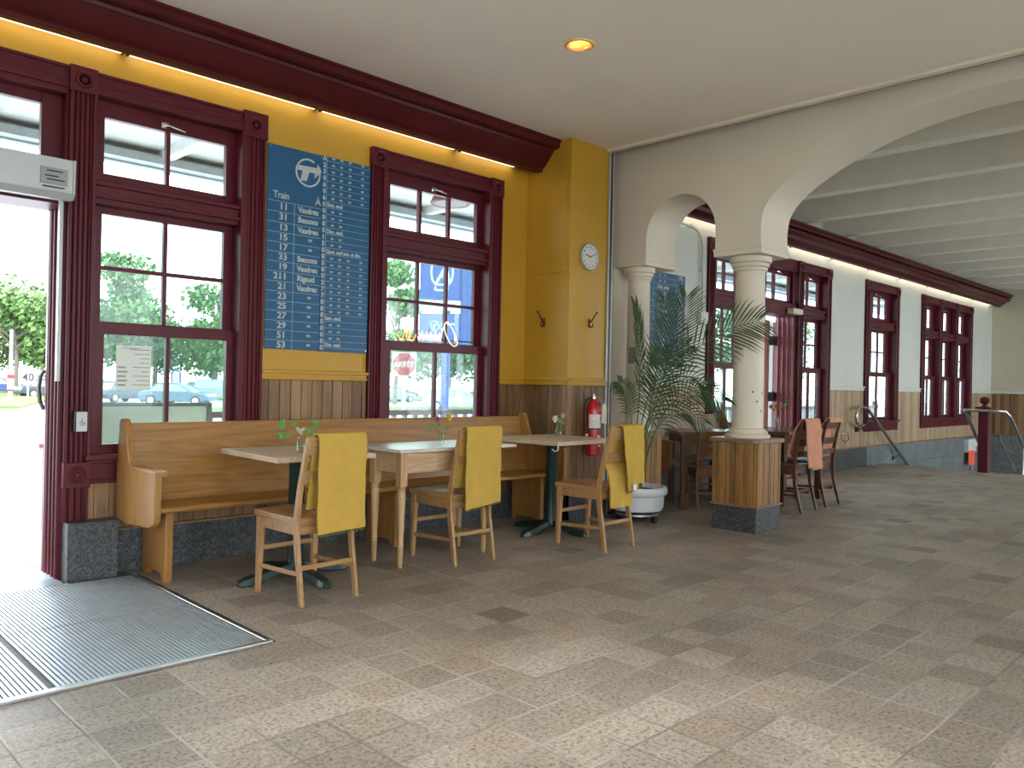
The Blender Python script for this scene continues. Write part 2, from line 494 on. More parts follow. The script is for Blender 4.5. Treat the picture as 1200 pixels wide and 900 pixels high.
def tag(o, label=None, cat=None, group=None, kind=None):
    if label: o['label'] = label
    if cat: o['category'] = cat
    if group: o['group'] = group
    if kind: o['kind'] = kind
    return o

def struct(name, mb, m, bevel=0.0):
    return tag(mb.build(name, m, None, keep=True, bevel=bevel), kind='structure')

def sthing(name):
    return thing(name, kind='structure')

def copy_tree(o, parent=None):
    c = o.copy(); COL.objects.link(c)
    if parent is not None: c.parent = parent
    for ch in [x for x in o.children]:
        copy_tree(ch, c)
    return c

def text_mb(body, size, m4, bold=0.0, align='LEFT', sx=1.0, extrude=0.0008):
    cu = bpy.data.curves.new('t', 'FONT')
    cu.body = body; cu.size = size; cu.align_x = align; cu.align_y = 'BOTTOM_BASELINE'
    cu.offset = bold; cu.extrude = extrude; cu.resolution_u = 3
    ob = bpy.data.objects.new('t', cu); COL.objects.link(ob)
    bpy.context.view_layer.update()
    dg = bpy.context.evaluated_depsgraph_get()
    me = bpy.data.meshes.new_from_object(ob.evaluated_get(dg))
    mb = MB()
    S = Matrix.Diagonal((sx, 1, 1, 1))
    mb.add([m4 @ S @ v.co for v in me.vertices], [tuple(p.vertices) for p in me.polygons])
    bpy.data.objects.remove(ob); bpy.data.curves.remove(cu); bpy.data.meshes.remove(me)
    return mb

def wall_text(body, size, x, z, y, **kw):     # text facing -Y standing on the window wall
    m4 = Matrix.Translation((x, y, z)) @ Matrix.Rotation(PI / 2, 4, 'X')
    return text_mb(body, size, m4, **kw)

# ------------------------------------------------------------------ room shell
YW = 5.12
ZC = 3.33
def wall_with_holes(x0, x1, z0, z1, holes, y0=YW, y1=YW + 0.13):
    mb = MB()
    cur = x0
    for (a, b, c, d) in sorted(holes):
        if a > cur: mb.box(cur, a, y0, y1, z0, z1)
        if c > z0: mb.box(a, b, y0, y1, z0, c)
        if d < z1: mb.box(a, b, y0, y1, d, z1)
        cur = b
    if cur < x1: mb.box(cur, x1, y0, y1, z0, z1)
    return mb

struct('wall_north', wall_with_holes(-3.0, 5.74, 0, ZC, [(-0.75, 0.25, 0.68, 2.86), (0.25, 1.50, -0.1, 2.86), (1.50, 2.47, 0.68, 2.86), (3.62, 4.76, 0.68, 2.86)]), 'yellow')
struct('wall_northeast', wall_with_holes(5.74, 20.1, -1.7, 3.85, [(8.40, 9.47, 0.68, 2.86), (9.47, 10.60, 0.0, 2.86), (10.60, 11.50, 0.68, 2.86), (13.03, 14.20, 0.68, 2.86), (15.58, 18.28, 0.68, 2.86)]), 'cream')
struct('wall_east', MB().box(19.9, 20.1, -2.25, 5.12, -1.7, 3.85), 'cream_e')
# the walls behind the camera, with tall window openings
sw = MB()
cur = -3.0
for a, b, z0_, z1_ in ((-2.2, -0.9, 0.0, 2.86), (-0.7, 0.15, 0.7, 2.86), (0.25, 1.41, 0.0, 2.86), (1.55, 2.47, 0.7, 2.86), (3.64, 4.74, 0.7, 2.86), (8.4, 9.4, 0.7, 2.86), (9.5, 10.6, 0.0, 2.86), (10.7, 11.5, 0.7, 2.86), (13.05, 14.19, 0.7, 2.86), (15.6, 18.28, 0.7, 2.86)):
    sw.box(cur, a, -2.25, -2.05, 0, 3.85)
    if z0_: sw.box(a, b, -2.25, -2.05, 0, z0_)
    sw.box(a, b, -2.25, -2.05, z1_, 3.85); cur = b
sw.box(cur, 20.1, -2.25, -2.05, 0, 3.85)
struct('wall_south', sw, 'cream')
ww = MB()
ww.box(-3.2, -3.0, -2.25, -0.1, 0, 3.4); ww.box(-3.2, -3.0, -0.1, 0.9, 2.3, 3.4); ww.box(-3.2, -3.0, 0.9, 5.37, 0, 3.4)
struct('wall_west', ww, 'yellow')
fl = MB().box(-3.0, 13.75, -2.05, 5.12, -0.12, 0.0)
struct('floor', fl, 'floor')
struct('floor_lower', MB().box(13.75, 19.9, -2.05, 5.12, -1.7, -1.58), 'granite_lo')
# stair flight going down from the floor edge
st = MB()
for k in range(9):
    st.box(13.75 + 0.29 * k, 13.75 + 0.29 * (k + 1), -2.05, 5.10, -1.58, -0.165 * (k + 1))
struct('stair_flight', st, 'granite_lo')
lamps = [(3.83, 3.325), (1.80, 1.60), (3.83, -0.6), (0.0, 3.0)]  # the visible downlight, then those added to brighten the floor
hd_ = 0.066
cb_ = MB()
xs_ = sorted({x for x, y in lamps}); cur = -3.2
for x in xs_:
    cb_.box(cur, x - hd_, -2.25, 5.25, ZC, ZC + 0.12)
    yc = -2.25
    for y in sorted(y for xx, y in lamps if xx == x):
        cb_.box(x - hd_, x + hd_, yc, y - hd_, ZC, ZC + 0.12); yc = y + hd_
    cb_.box(x - hd_, x + hd_, yc, 5.25, ZC, ZC + 0.12)
    cur = x + hd_
cb_.box(cur, 5.77, -2.25, 5.25, ZC, ZC + 0.12)
struct('ceiling', cb_, 'ceil')
struct('ceiling_east', MB().box(5.74, 20.1, -2.25, 5.37, 3.78, 3.9), 'beam')
bx_list = [7.58, 8.80, 10.10, 11.35, 12.5, 13.65, 14.75, 15.85, 16.95, 18.05, 19.15]
for X in bx_list:
    tag(MB().box(X, X + 0.18, -2.05, 5.12, 3.40, 3.78).build('ceiling_beam', 'beam', bevel=0.008), kind='structure')

# arcade wall between the two rooms
def arc(cy, cz, ry, rz, a0, a1, n):
    return [(cy + ry * math.cos(a0 + (a1 - a0) * i / n), cz + rz * math.sin(a0 + (a1 - a0) * i / n)) for i in range(n + 1)]
def spl(pts, n=5):
    out = []
    for i in range(len(pts) - 1):
        p0 = pts[max(0, i - 1)]; p1 = pts[i]; p2 = pts[i + 1]; p3 = pts[min(len(pts) - 1, i + 2)]
        for k in range(n):
            f = k / n
            out.append(tuple(0.5 * (2 * p1[j] + (p2[j] - p0[j]) * f + (2 * p0[j] - 5 * p1[j] + 4 * p2[j] - p3[j]) * f * f + (3 * p1[j] - p0[j] - 3 * p2[j] + p3[j]) * f ** 3) for j in (0, 1)))
    return out + [pts[-1]]
big = [(3.217, 2.36), (3.222, 2.50), (3.205, 2.62), (3.165, 2.70), (3.10, 2.772), (3.0, 2.85), (2.876, 2.924), (2.73, 2.998), (2.573, 3.06), (2.45, 3.105), (2.31, 3.148), (2.17, 3.178), (2.03, 3.203), (1.79, 3.232), (1.55, 3.241)]
big = spl(big)
bigm = [(3.10 - y, z) for (y, z) in reversed(big[:-1])]
small = arc(3.997, 2.53, 0.357, 0.357, 0, PI, 28)       # from right(+y) to left
outline = [(5.12, 3.80), (5.12, 0.0), (4.72, 0.0), (4.72, 2.30), (4.354, 2.30)]
outline += small
outline += [(3.640, 2.30), (3.217, 2.30)]
outline += big + bigm
outline += [(-0.117, 2.30), (-0.54, 2.30)]
outline += arc(-0.897, 2.53, 0.357, 0.357, 0, PI, 28)
outline += [(-1.254, 0.0), (-2.05, 0.0), (-2.05, 3.80)]
# drop duplicate points
ol = []
for p_ in outline:
    if not ol or (abs(p_[0] - ol[-1][0]) + abs(p_[1] - ol[-1][1])) > 1e-4: ol.append(p_)
AW = MB().prism(ol, 'x', 6.0, 6.46, smooth=True)
struct('wall_arcade', AW, 'arch')
# imposts above the columns
def impost(y0, y1):
    mb = MB().prism([(y0 - 0.012, 2.335), (y0 - 0.012, 2.362), (y1 + 0.012, 2.362), (y1 + 0.012, 2.335)], 'x', 5.985, 6.475)
    mb.box(5.99, 6.47, y0 - 0.008, y1 + 0.008, 2.295, 2.337)
    return mb
imp = impost(3.217, 3.640)
imp.join(impost(4.354, 4.70))
imp.join(impost(-0.54, -0.117))
struct('trim_1', imp, 'arch', 0.003)
# shutter slot between ceiling and arcade, and its metal channel
tr = MB().box(5.705, 5.76, -2.05, 4.59, 3.308, 3.335)
struct('trim_2', tr, 'arch')
struct('trim_14', MB().box(5.765, 5.80, -2.05, 4.59, 3.318, 3.36), 'slot_brown')
slot = MB()
slot.box(5.765, 5.80, -2.25, 5.25, 3.36, 3.80)  # unseen strip added to keep light from leaking in above the ceiling
slot.box(5.742, 5.775, 4.575, 4.60, 0.0, 3.36)
slot.box(5.775, 6.0, 4.62, 4.64, 0.0, 0.02)
struct('trim_3', slot, 'black')
struct('trim_4', MB().box(5.725, 5.742, 4.570, 4.583, 0.0, 3.33).box(5.775, 5.785, 4.57, 4.59, 0, 3.33), 'box_grey')

# yellow corner block
struct('wall_corner_block', MB().box(5.22, 5.742, 4.59, 5.12, 0, ZC), 'yellow', 0.004)
ap = MB().box(5.213, 5.221, 4.64, 5.05, 2.17, 2.98)
struct('trim_5', ap, 'yellow', 0.003)
tag(MB().tube([(5.214, 4.70, 2.72), (5.206, 4.70, 2.72)], 0.02, 16).build('cover_plate', 'yellow'), 'small round mustard cover plate on the painted access panel', 'cover plate')

# chair rails
def rail_run_x(mb, x0, x1, y=YW, z=1.18):
    mb.box(x0, x1, y - 0.018, y + 0.01, z, z + 0.07)
    mb.box(x0, x1, y - 0.040, y + 0.01, z + 0.045, z + 0.066)
    mb.box(x0, x1, y - 0.028, y + 0.01, z + 0.004, z + 0.02)
cr = MB()
rail_run_x(cr, 2.64, 3.505); rail_run_x(cr, 4.885, 5.22); rail_run_x(cr, 5.19, 5.742, 4.59)
k0 = len(cr.v)
cr.box(5.202, 5.23, 4.562, 5.12, 1.18, 1.25); cr.box(5.180, 5.23, 4.55, 5.12, 1.225, 1.246); cr.box(5.192, 5.23, 4.562, 5.12, 1.184, 1.20)
struct('trim_6', cr, 'yellow', 0.004)
cf = MB()
for a, b in ((6.46, 8.27), (11.625, 12.91), (14.33, 15.45), (18.42, 19.9)):
    rail_run_x(cf, a, b, z=1.195)
cf.box(19.86, 19.9, -2.05, 5.12, 1.20, 1.26)
rr_ = MB()
struct('trim_7', cf, 'cream', 0.004)

# wainscot boards (real boards with open joints)
def boards_x(mb, x0, x1, z0, z1, y, pitch=0.085, th=0.012, gap=0.005):
    x = x0
    # align to global cells in u = x + y
    k = math.floor((x0 + y) / pitch)
    while True:
        a = max(x0, k * pitch - y); b = min(x1, (k + 1) * pitch - y)
        if a >= x1: break
        if b - a > 0.01: mb.box(a + gap / 2, b - gap / 2, y - th, y, z0, z1)
        k += 1
def boards_y(mb, y0, y1, z0, z1, x, pitch=0.085, th=0.012, gap=0.005, side=-1):
    k = math.floor((y0 + x) / pitch)
    while True:
        a = max(y0, k * pitch - x); b = min(y1, (k + 1) * pitch - x)
        if a >= y1: break
        if b - a > 0.01: mb.box(min(x, x + side * th), max(x, x + side * th), a + gap / 2, b - gap / 2, z0, z1)
        k += 1
wa = MB()
for a, b, t in ((-3.0, -0.9, 1.18), (-0.9, 0.12, 0.56), (1.56, 2.47, 0.56), (2.47, 2.64, 0.56), (2.64, 3.505, 1.18), (3.505, 4.885, 0.56), (4.885, 5.22, 1.18)):
    boards_x(wa, a, b, 0.26, t, YW)
boards_y(wa, 4.59, 5.11, 0.26, 1.18, 5.22)
boards_x(wa, 5.208, 5.742, 0.26, 1.18, 4.59)
boards_y(wa, 4.72, 5.10, 0.0, 1.18, 6.0)
struct('wainscot', wa, 'wains', 0.003)
wf = MB()
for a, b, t in ((6.46, 8.27, 1.195), (8.27, 9.47, 0.56), (10.6, 11.625, 0.56), (11.625, 12.91, 1.195), (12.91, 14.33, 0.56), (14.33, 15.45, 1.195), (15.45, 18.42, 0.56), (18.42, 19.9, 1.195)):
    boards_x(wf, a, b, 0.30, t, YW, 0.062, gap=0.007)
struct('wainscot_north', wf, 'wains_far', 0.002)
we = MB()
boards_y(we, -2.05, 5.1, 0.30, 1.2, 19.9, 0.085)
struct('wainscot_east', we, 'wains')
# granite base
gb = MB()
gb.box(-3.0, 0.2, 5.08, 5.13, 0, 0.26); gb.box(1.70, 5.22, 5.08, 5.13, 0, 0.255)
gb.box(5.18, 5.742, 4.55, 4.60, 0, 0.255); gb.box(5.18, 5.23, 4.55, 5.12, 0, 0.255)
struct('baseboard_north', gb, 'granite', 0.004)
gl_ = MB().box(1.72, 5.2, 5.070, 5.12, 0.255, 0.268).box(5.172, 5.22, 4.545, 5.12, 0.255, 0.268).box(5.172, 5.742, 4.545, 4.59, 0.255, 0.268)
struct('trim_8', gl_, 'wains')
struct('trim_9', MB().box(1.425, 1.70, 4.99, 5.13, 0.0, 0.335), 'granite', 0.004)
gf = MB()
gf.box(6.46, 9.47, 5.08, 5.13, 0, 0.30); gf.box(10.6, 13.0, 5.08, 5.13, 0, 0.30)
struct('baseboard_northeast', gf, 'granite', 0.004)
gf2 = MB()
for r_ in range(-4, 1):      # stone blocks beside the stair
    z1 = 0.30 + r_ * 0.34 if r_ < 1 else 0.3
for r_ in range(6):
    z1 = 0.30 - r_ * 0.33; z0 = z1 - 0.326
    x = 13.0 - (r_ % 2) * 0.35
    while x < 19.88:
        xb = min(x + 0.78, 19.88)
        gf2.box(max(x, 13.0) + 0.002, xb - 0.002, 5.075, 5.13, z0, z1)
        x += 0.78
    y = -2.05
    while y < 5.07:
        gf2.box(19.84, 19.9, y + 0.002, min(y + 0.78, 5.075) - 0.002, z0, z1)
        y += 0.78
struct('baseboard_east', gf2, 'granite_lo', 0.002)
struct('trim_10', MB().box(6.46, 8.3, 5.07, 5.12, 0.30, 0.315).box(11.6, 19.88, 5.06, 5.12, 0.30, 0.315).box(19.83, 19.9, -2.05, 5.07, 0.3, 0.315), 'wains')

# cornices
def cornice_profile():
    p = [(5.12, 3.33), (4.715, 3.33), (4.715, 3.315), (4.73, 3.305), (4.73, 3.268), (4.755, 3.258), (4.80, 3.256), (4.805, 3.235)]
    for i in range(9):      # cove
        a = i / 8
        p.append((4.815 + 0.11 * a + 0.012 * math.sin(a * PI), 3.232 - 0.115 * a - 0.022 * math.sin(a * PI)))
    p += [(4.935, 3.108), (4.935, 3.085), (5.00, 3.085), (5.00, 3.15), (5.12, 3.15)]
    return p
def cornice_profile_far():
    p = [(5.12, 3.33), (4.70, 3.33), (4.70, 3.31), (4.735, 3.29), (4.735, 3.262)]
    for i in range(9):
        a = i / 8 * PI
        p.append((4.80 - 0.045 * math.sin(a), 3.255 - 0.06 * (i / 8)))
    p += [(4.84, 3.185), (4.86, 3.15), (4.93, 3.115), (4.93, 3.085), (5.00, 3.085), (5.00, 3.15), (5.12, 3.15)]
    return p
tag(MB().prism(cornice_profile(), 'x', -3.0, 5.22).build('trim_11', 'maroon_dark', keep=True), kind='structure')
tag(MB().prism(cornice_profile_far(), 'x', 6.46, 19.84).build('trim_12', 'maroon_dark', keep=True), kind='structure')

# ------------------------------------------------------------------ light strips
def light_strip(x0, x1, label, group):
    t = thing('light_strip', label, 'light', ((x0 + x1) / 2, 5.06, 3.10), group=group)
    MB().box(x0, x1, 5.022, 5.10, 3.138, 3.15).build('housing', 'white_pl', t)
    MB().box(x0 + 0.012, x1 - 0.012, 5.030, 5.094, 3.112, 3.138).build('diffuser', 'tube', t, bevel=0.006)
    MB().box(x0, x0 + 0.012, 5.026, 5.098, 3.108, 3.142).build('end_cap', 'black', t)
    MB().box(x1 - 0.012, x1, 5.026, 5.098, 3.108, 3.142).build('end_cap', 'black', t)
    return t
fs = [(-1.0, 0.32, 'light strip furthest left under the maroon cornice, past the left edge'), (0.36, 1.70, 'warm light strip under the cornice above the entrance doorway, leftmost in view'),
      (1.72, 3.01, 'warm light strip under the cornice above the window nearest the door'),
      (3.04, 4.32, 'warm light strip under the cornice above the tall window behind the tables'), (4.36, 5.02, 'short light strip under the cornice ending at the mustard corner block')]
for a, b, l in fs:
    if b > 0.4: light_strip(a, b, l, 'light strips under the dining area cornice')
bl = [(6.48, 7.45, 'first'), (7.48, 8.93, 'small'), (8.97, 10.25, 'door'), (10.28, 11.55, 'a'), (11.58, 12.90, 'b'), (12.93, 14.25, 'c'), (14.28, 15.60, 'd'), (15.63, 16.95, 'e'), (16.98, 18.30, 'f'), (18.33, 19.65, 'g')]
bl_lab = ['far room light strip hidden behind the arcade pier beside the blue timetable', 'far room light strip seen through the small arch above the second blue sign',
          'far room light strip above the open red door, left of the bare wall', 'far room light strip above the glazed sidelight right of the red door',
          'far room light strip above the bare cream wall between door and first far window', 'far room light strip above the single far window',
          'far room light strip above the bare cream wall between the two far windows', 'far room light strip above the left third of the triple window',
          'far room light strip above the right side of the triple window', 'far room light strip at the very end of the cornice by the end wall']
for (a, b, _), l in zip(bl, bl_lab):
    light_strip(a, b, l, 'light strips under the far cornice')

# ------------------------------------------------------------------ windows
def fluted(mb, x0, x1, z0, z1, y, proud=0.035, n=4):
    mb.box(x0, x1, y - proud * 0.55, y + 0.01, z0, z1)
    w = (x1 - x0)
    mb.box(x0, x0 + w * 0.12, y - proud, y, z0, z1)
    mb.box(x1 - w * 0.12, x1, y - proud, y, z0, z1)
    for i in range(n):
        c = x0 + w * (0.22 + 0.56 * i / (n - 1))
        mb.prism([(c - w * 0.055, y - proud * 0.5), (c, y - proud * 0.92), (c + w * 0.055, y - proud * 0.5)], 'z', z0, z1)
def rosette(mb, xc, zc, y, s=0.145):
    mb.box(xc - s / 2, xc + s / 2, y - 0.045, y + 0.01, zc - s / 2, zc + s / 2)
    k = len(mb.v)
    mb.lathe([(0.0, 0.055), (0.012, 0.054), (0.018, 0.045), (0.03, 0.045), (0.036, 0.056), (0.044, 0.056), (0.05, 0.044)], (0, 0, 0), 20)
    mb.xf(Matrix.Translation((xc, y, zc)) @ Matrix.Rotation(PI / 2, 4, 'X'), k)
def ring(mb, x0, x1, z0, z1, gx0, gx1, gz0, gz1, y0, y1):
    mb.box(x0, gx0, y0, y1, z0, z1); mb.box(gx1, x1, y0, y1, z0, z1)
    mb.box(gx0, gx1, y0, y1, z0, gz0); mb.box(gx0, gx1, y0, y1, gz1, z1)
def muntins(mb, gx0, gx1, gz0, gz1, nc, nr, y0, y1, w=0.026):
    for i in range(1, nc):
        c = gx0 + (gx1 - gx0) * i / nc; mb.box(c - w / 2, c + w / 2, y0, y1, gz0, gz1)
    for i in range(1, nr):
        c = gz0 + (gz1 - gz0) * i / nr; mb.box(gx0, gx1, y0 + 0.004, y1 - 0.004, c - w / 2, c + w / 2)
def latch(t, x, z, y=5.19):
    l = MB().tube([(x - 0.01, y, z), (x - 0.01, y - 0.03, z), (x + 0.03, y - 0.035, z - 0.004), (x + 0.11, y - 0.03, z - 0.016)], [0.008, 0.008, 0.009, 0.007], 8)
    l.box(x - 0.03, x + 0.015, y - 0.008, y + 0.01, z - 0.018, z + 0.018)
    l.build('latch', 'chrome', t)
def window_unit(t, x0, x1, gx0, gx1, tc, uc, lc, sill=True, latch_on=True):
    """one window opening between the casings, x0..x1, glass gx0..gx1"""
    m = MB()      # jambs and head
    m.box(x0 - 0.03, x0 + 0.012, 5.08, 5.255, 0.68, 2.86); m.box(x1 - 0.012, x1 + 0.03, 5.08, 5.255, 0.68, 2.86)
    m.box(x0 - 0.03, x1 + 0.03, 5.08, 5.255, 2.838, 2.875); m.box(x0 - 0.03, x1 + 0.03, 5.20, 5.32, 0.66, 0.70)
    m.build('frame', 'maroon', t, bevel=0.003)
    b = MB().box(x0, x1, 5.12, 5.28, 2.205, 2.345).box(x0, x1, 5.095, 5.2, 2.235, 2.255).box(x0, x1, 5.10, 5.2, 2.31, 2.335)
    b.build('transom_bar', 'maroon', t, bevel=0.004)
    s1 = MB(); ring(s1, x0, x1, 2.345, 2.84, gx0, gx1, 2.405, 2.742, 5.19, 5.235); muntins(s1, gx0, gx1, 2.405, 2.742, tc, 1, 5.195, 5.235)
    s1 = s1.build('transom_sash', 'maroon', t, bevel=0.003)
    MB().box(gx0, gx1, 5.216, 5.220, 2.405, 2.742).build('glass_pane', 'pane_clear', s1)
    s2 = MB(); ring(s2, x0, x1, 1.47, 2.215, gx0, gx1, 1.512, 2.163, 5.205, 5.245); muntins(s2, gx0, gx1, 1.512, 2.163, uc, 2, 5.208, 5.243)
    s2 = s2.build('upper_sash', 'maroon', t, bevel=0.003)
    MB().box(gx0, gx1, 5.226, 5.230, 1.512, 2.163).build('glass_pane', 'pane', s2)
    s3 = MB(); ring(s3, x0, x1, 0.70, 1.505, gx0 + 0.01, gx1 + 0.01, 0.77, 1.432, 5.155, 5.20); muntins(s3, gx0 + 0.01, gx1 + 0.01, 0.77, 1.432, lc, 1, 5.16, 5.198)
    s3 = s3.build('lower_sash', 'maroon', t, bevel=0.003)
    MB().box(gx0 + 0.01, gx1 + 0.01, 5.176, 5.180, 0.77, 1.432).build('glass_pane', 'pane', s3)
    if latch_on: latch(t, (gx0 + gx1) / 2 - 0.02, 2.775)
def casing(t, x0, x1, z0, z1=2.895, rosettes=True):
    m = MB(); fluted(m, x0, x1, z0, 2.83, YW)
    if rosettes: rosette(m, (x0 + x1) / 2, 2.892, YW, x1 - x0 + 0.008)
    return m.build('casing', 'maroon', t, bevel=0.002)
def head(t, x0, x1):
    m = MB().box(x0, x1, 5.095, 5.13, 2.838, 2.95).box(x0, x1, 5.078, 5.13, 2.945, 2.962).box(x0, x1, 5.085, 5.13, 2.835, 2.853).box(x0, x1, 5.088, 5.13, 2.885, 2.905)
    m.build('head_casing', 'maroon', t, bevel=0.003)
def stool(t, x0, x1):
    m = MB().box(x0 - 0.02, x1 + 0.02, 5.05, 5.20, 0.685, 0.715).box(x0, x1, 5.09, 5.13, 0.555, 0.69).box(x0, x1, 5.078, 5.13, 0.545, 0.57).box(x0, x1, 5.082, 5.13, 0.66, 0.685)
    m.build('sill', 'maroon', t, bevel=0.004)

w = sthing('window_1')
window_unit(w, 1.555, 2.475, 1.64, 2.405, 2, 2, 2)
casing(w, 2.475, 2.64, 0.545); head(w, 1.55, 2.48); stool(w, 1.55, 2.62)
w0 = sthing('window_2')
window_unit(w0, -0.70, 0.12, -0.62, 0.04, 2, 2, 2); casing(w0, -0.86, -0.70, 0.545); head(w0, -0.86, 0.1); stool(w0, -0.86, 0.1)
w2 = sthing('window_3')
window_unit(w2, 3.64, 4.74, 3.75, 4.672, 3, 3, 2)
casing(w2, 3.505, 3.642, 0.545); casing(w2, 4.74, 4.885, 0.545); head(w2, 3.64, 4.745); stool(w2, 3.51, 4.88)
w3 = sthing('window_4')
window_unit(w3, 13.05, 14.19, 13.15, 14.02, 3, 3, 2)
casing(w3, 12.915, 13.052, 0.60); casing(w3, 14.19, 14.33, 0.60); head(w3, 13.05, 14.2); stool(w3, 12.92, 14.33)
w4 = sthing('window_5')
for a, b in ((15.60, 16.66), (16.80, 17.79), (17.93, 18.27)):
    pass
for a, b in ((15.60, 16.40), (16.54, 17.34), (17.48, 18.28)):
    window_unit(w4, a, b, a + 0.15, b - 0.17, 2, 2, 2)
for a, b in ((15.455, 15.60), (16.40, 16.54), (17.34, 17.48), (18.28, 18.42)): casing(w4, a, b, 0.60)
head(w4, 15.6, 18.28); stool(w4, 15.46, 18.41)

# door surround 1 (left edge of the photo) -----------------------------------
d1 = sthing('door_1')
pm = MB(); fluted(pm, 1.415, 1.555, 0.675, 2.83, YW - 0.02, 0.04, 4); rosette(pm, 1.485, 2.892, YW - 0.015, 0.148); rosette(pm, 1.485, 0.603, YW - 0.025, 0.145)
pm.box(1.415, 1.555, 5.085, 5.13, 0.33, 0.53)
fluted(pm, 1.42, 1.55, 0.335, 0.535, YW - 0.02, 0.03, 3)
pm.build('door_post', 'maroon', d1, bevel=0.002)
jm = MB().box(1.405, 1.50, 5.10, 5.37, 0.0, 2.86)
for y in (5.10, 5.165, 5.235, 5.30):
    jm.tube([(1.402, y + 0.012, 0.0), (1.402, y + 0.012, 2.17)], 0.012, 8)
jm.box(1.392, 1.41, 5.335, 5.37, 0.0, 2.17)
jm.build('door_jamb', 'maroon', d1, bevel=0.002)
hm = MB().box(0.25, 1.41, 5.10, 5.37, 2.16, 2.36).box(0.25, 1.41, 5.10, 5.37, 2.80, 2.87)
hm.build('door_head', 'maroon', d1, bevel=0.003)
ts = MB(); ring(ts, 0.25, 1.41, 2.345, 2.84, 0.36, 1.30, 2.405, 2.742, 5.19, 5.235); muntins(ts, 0.36, 1.30, 2.405, 2.742, 2, 1, 5.195, 5.235)
ts = ts.build('transom_sash', 'maroon', d1, bevel=0.003)
MB().box(0.36, 1.30, 5.216, 5.220, 2.405, 2.742).build('glass_pane', 'pane_clear', ts)
head(d1, 0.12, 1.42)
lp = MB(); fluted(lp, 0.10, 0.25, 0.0, 2.83, YW - 0.02, 0.04, 4); lp.build('door_post', 'maroon', d1)
# open leaf, swung outwards past a right angle
ang = math.radians(14)
dl = Vector((math.sin(ang), math.cos(ang), 0)); dn = Vector((math.cos(ang), -math.sin(ang), 0))
def leafpt(s_, n_, z_): 
    q = Vector((1.425, 5.38, 0)) + dl * s_ + dn * n_; return (q.x, q.y, z_)
leaf = MB()
for (s0, s1, z0, z1) in ((0, 0.10, 0.01, 2.14), (0.85, 0.95, 0.01, 2.14), (0.10, 0.85, 0.01, 0.28), (0.10, 0.85, 2.02, 2.14), (0.10, 0.85, 0.95, 1.07)):
    vs = [leafpt(s0, 0, z0), leafpt(s1, 0, z0), leafpt(s1, 0.045, z0), leafpt(s0, 0.045, z0), leafpt(s0, 0, z1), leafpt(s1, 0, z1), leafpt(s1, 0.045, z1), leafpt(s0, 0.045, z1)]
    leaf.add(vs, [(0, 3, 2, 1), (4, 5, 6, 7), (0, 1, 5, 4), (1, 2, 6, 5), (2, 3, 7, 6), (3, 0, 4, 7)])
leaf = leaf.build('door_leaf', 'maroon', d1)
gg = MB(); gg.add([leafpt(0.1, 0.02, 0.28), leafpt(0.85, 0.02, 0.28), leafpt(0.85, 0.02, 2.02), leafpt(0.1, 0.02, 2.02), leafpt(0.1, 0.025, 0.28), leafpt(0.85, 0.025, 0.28), leafpt(0.85, 0.025, 2.02), leafpt(0.1, 0.025, 2.02)], [(0, 3, 2, 1), (4, 5, 6, 7), (0, 1, 5, 4), (1, 2, 6, 5), (2, 3, 7, 6), (3, 0, 4, 7)])
gg.build('glass_pane', 'pane_clear', leaf)
hd = MB().tube([(1.395, 5.39, 0.97), (1.375, 5.40, 1.02), (1.368, 5.40, 1.10), (1.375, 5.40, 1.17), (1.395, 5.39, 1.21)], 0.012, 8)
hd.build('door_handle', 'rail_edge', leaf)
MB().box(1.365, 1.385, 5.045, 5.075, 1.145, 2.20).build('safety_strip', 'box_grey', d1, bevel=0.003)

ob = thing('door_operator', 'grey box of the automatic door opener above the open doorway', 'door opener', (0.85, 5.0, 2.17))
MB().prism([(5.09, 2.175), (4.99, 2.165), (4.955, 2.20), (4.95, 2.385), (5.09, 2.385)], 'x', 0.30, 1.405).build('cover', 'box_grey', ob, bevel=0.004)
MB().prism([(5.09, 2.176), (4.985, 2.166), (4.953, 2.198), (4.948, 2.387), (5.09, 2.387)], 'x', 1.405, 1.418).build('end_cap', 'box_grey', ob, bevel=0.003)
lb = MB().box(1.24, 1.375, 4.945, 4.952, 2.235, 2.325).build('label_plate', 'label_grey', ob)
tl = MB()
for z, x0, x1 in ((2.303, 1.27, 1.35), (2.275, 1.26, 1.33), (2.255, 1.27, 1.36), (2.215, 1.25, 1.36)):
    tl.box(x0, x1, 4.943, 4.9465, z, z + 0.007)
tl.build('printed_lines', 'black', lb)
bt = thing('door_button', 'square steel wheelchair push button on the maroon door post', 'button', (1.49, 5.06, 0.86))
MB().box(1.458, 1.522, 5.025, 5.075, 0.855, 0.975).build('back_box', 'black', bt, bevel=0.003)
MB().box(1.467, 1.524, 5.015, 5.026, 0.858, 0.972).build('plate', 'box_grey', bt, bevel=0.002)
ic = MB(); ic.tube([(1.494, 5.012, 0.935), (1.4945, 5.012, 0.934)], 0.005, 8)
ic.bar((1.493, 5.013, 0.928), (1.495, 5.013, 0.908), 0.003, 0.004); ic.bar((1.495, 5.013, 0.910), (1.506, 5.013, 0.910), 0.003, 0.003); ic.bar((1.506, 5.013, 0.910), (1.512, 5.013, 0.896), 0.003, 0.003)
ic.tube([(1.495 + 0.011 * math.cos(a), 5.013, 0.905 + 0.011 * math.sin(a)) for a in [PI * 0.7 + i * 0.35 for i in range(12)]], 0.0014, 5)
ic.build('wheelchair_symbol', 'black', bt)

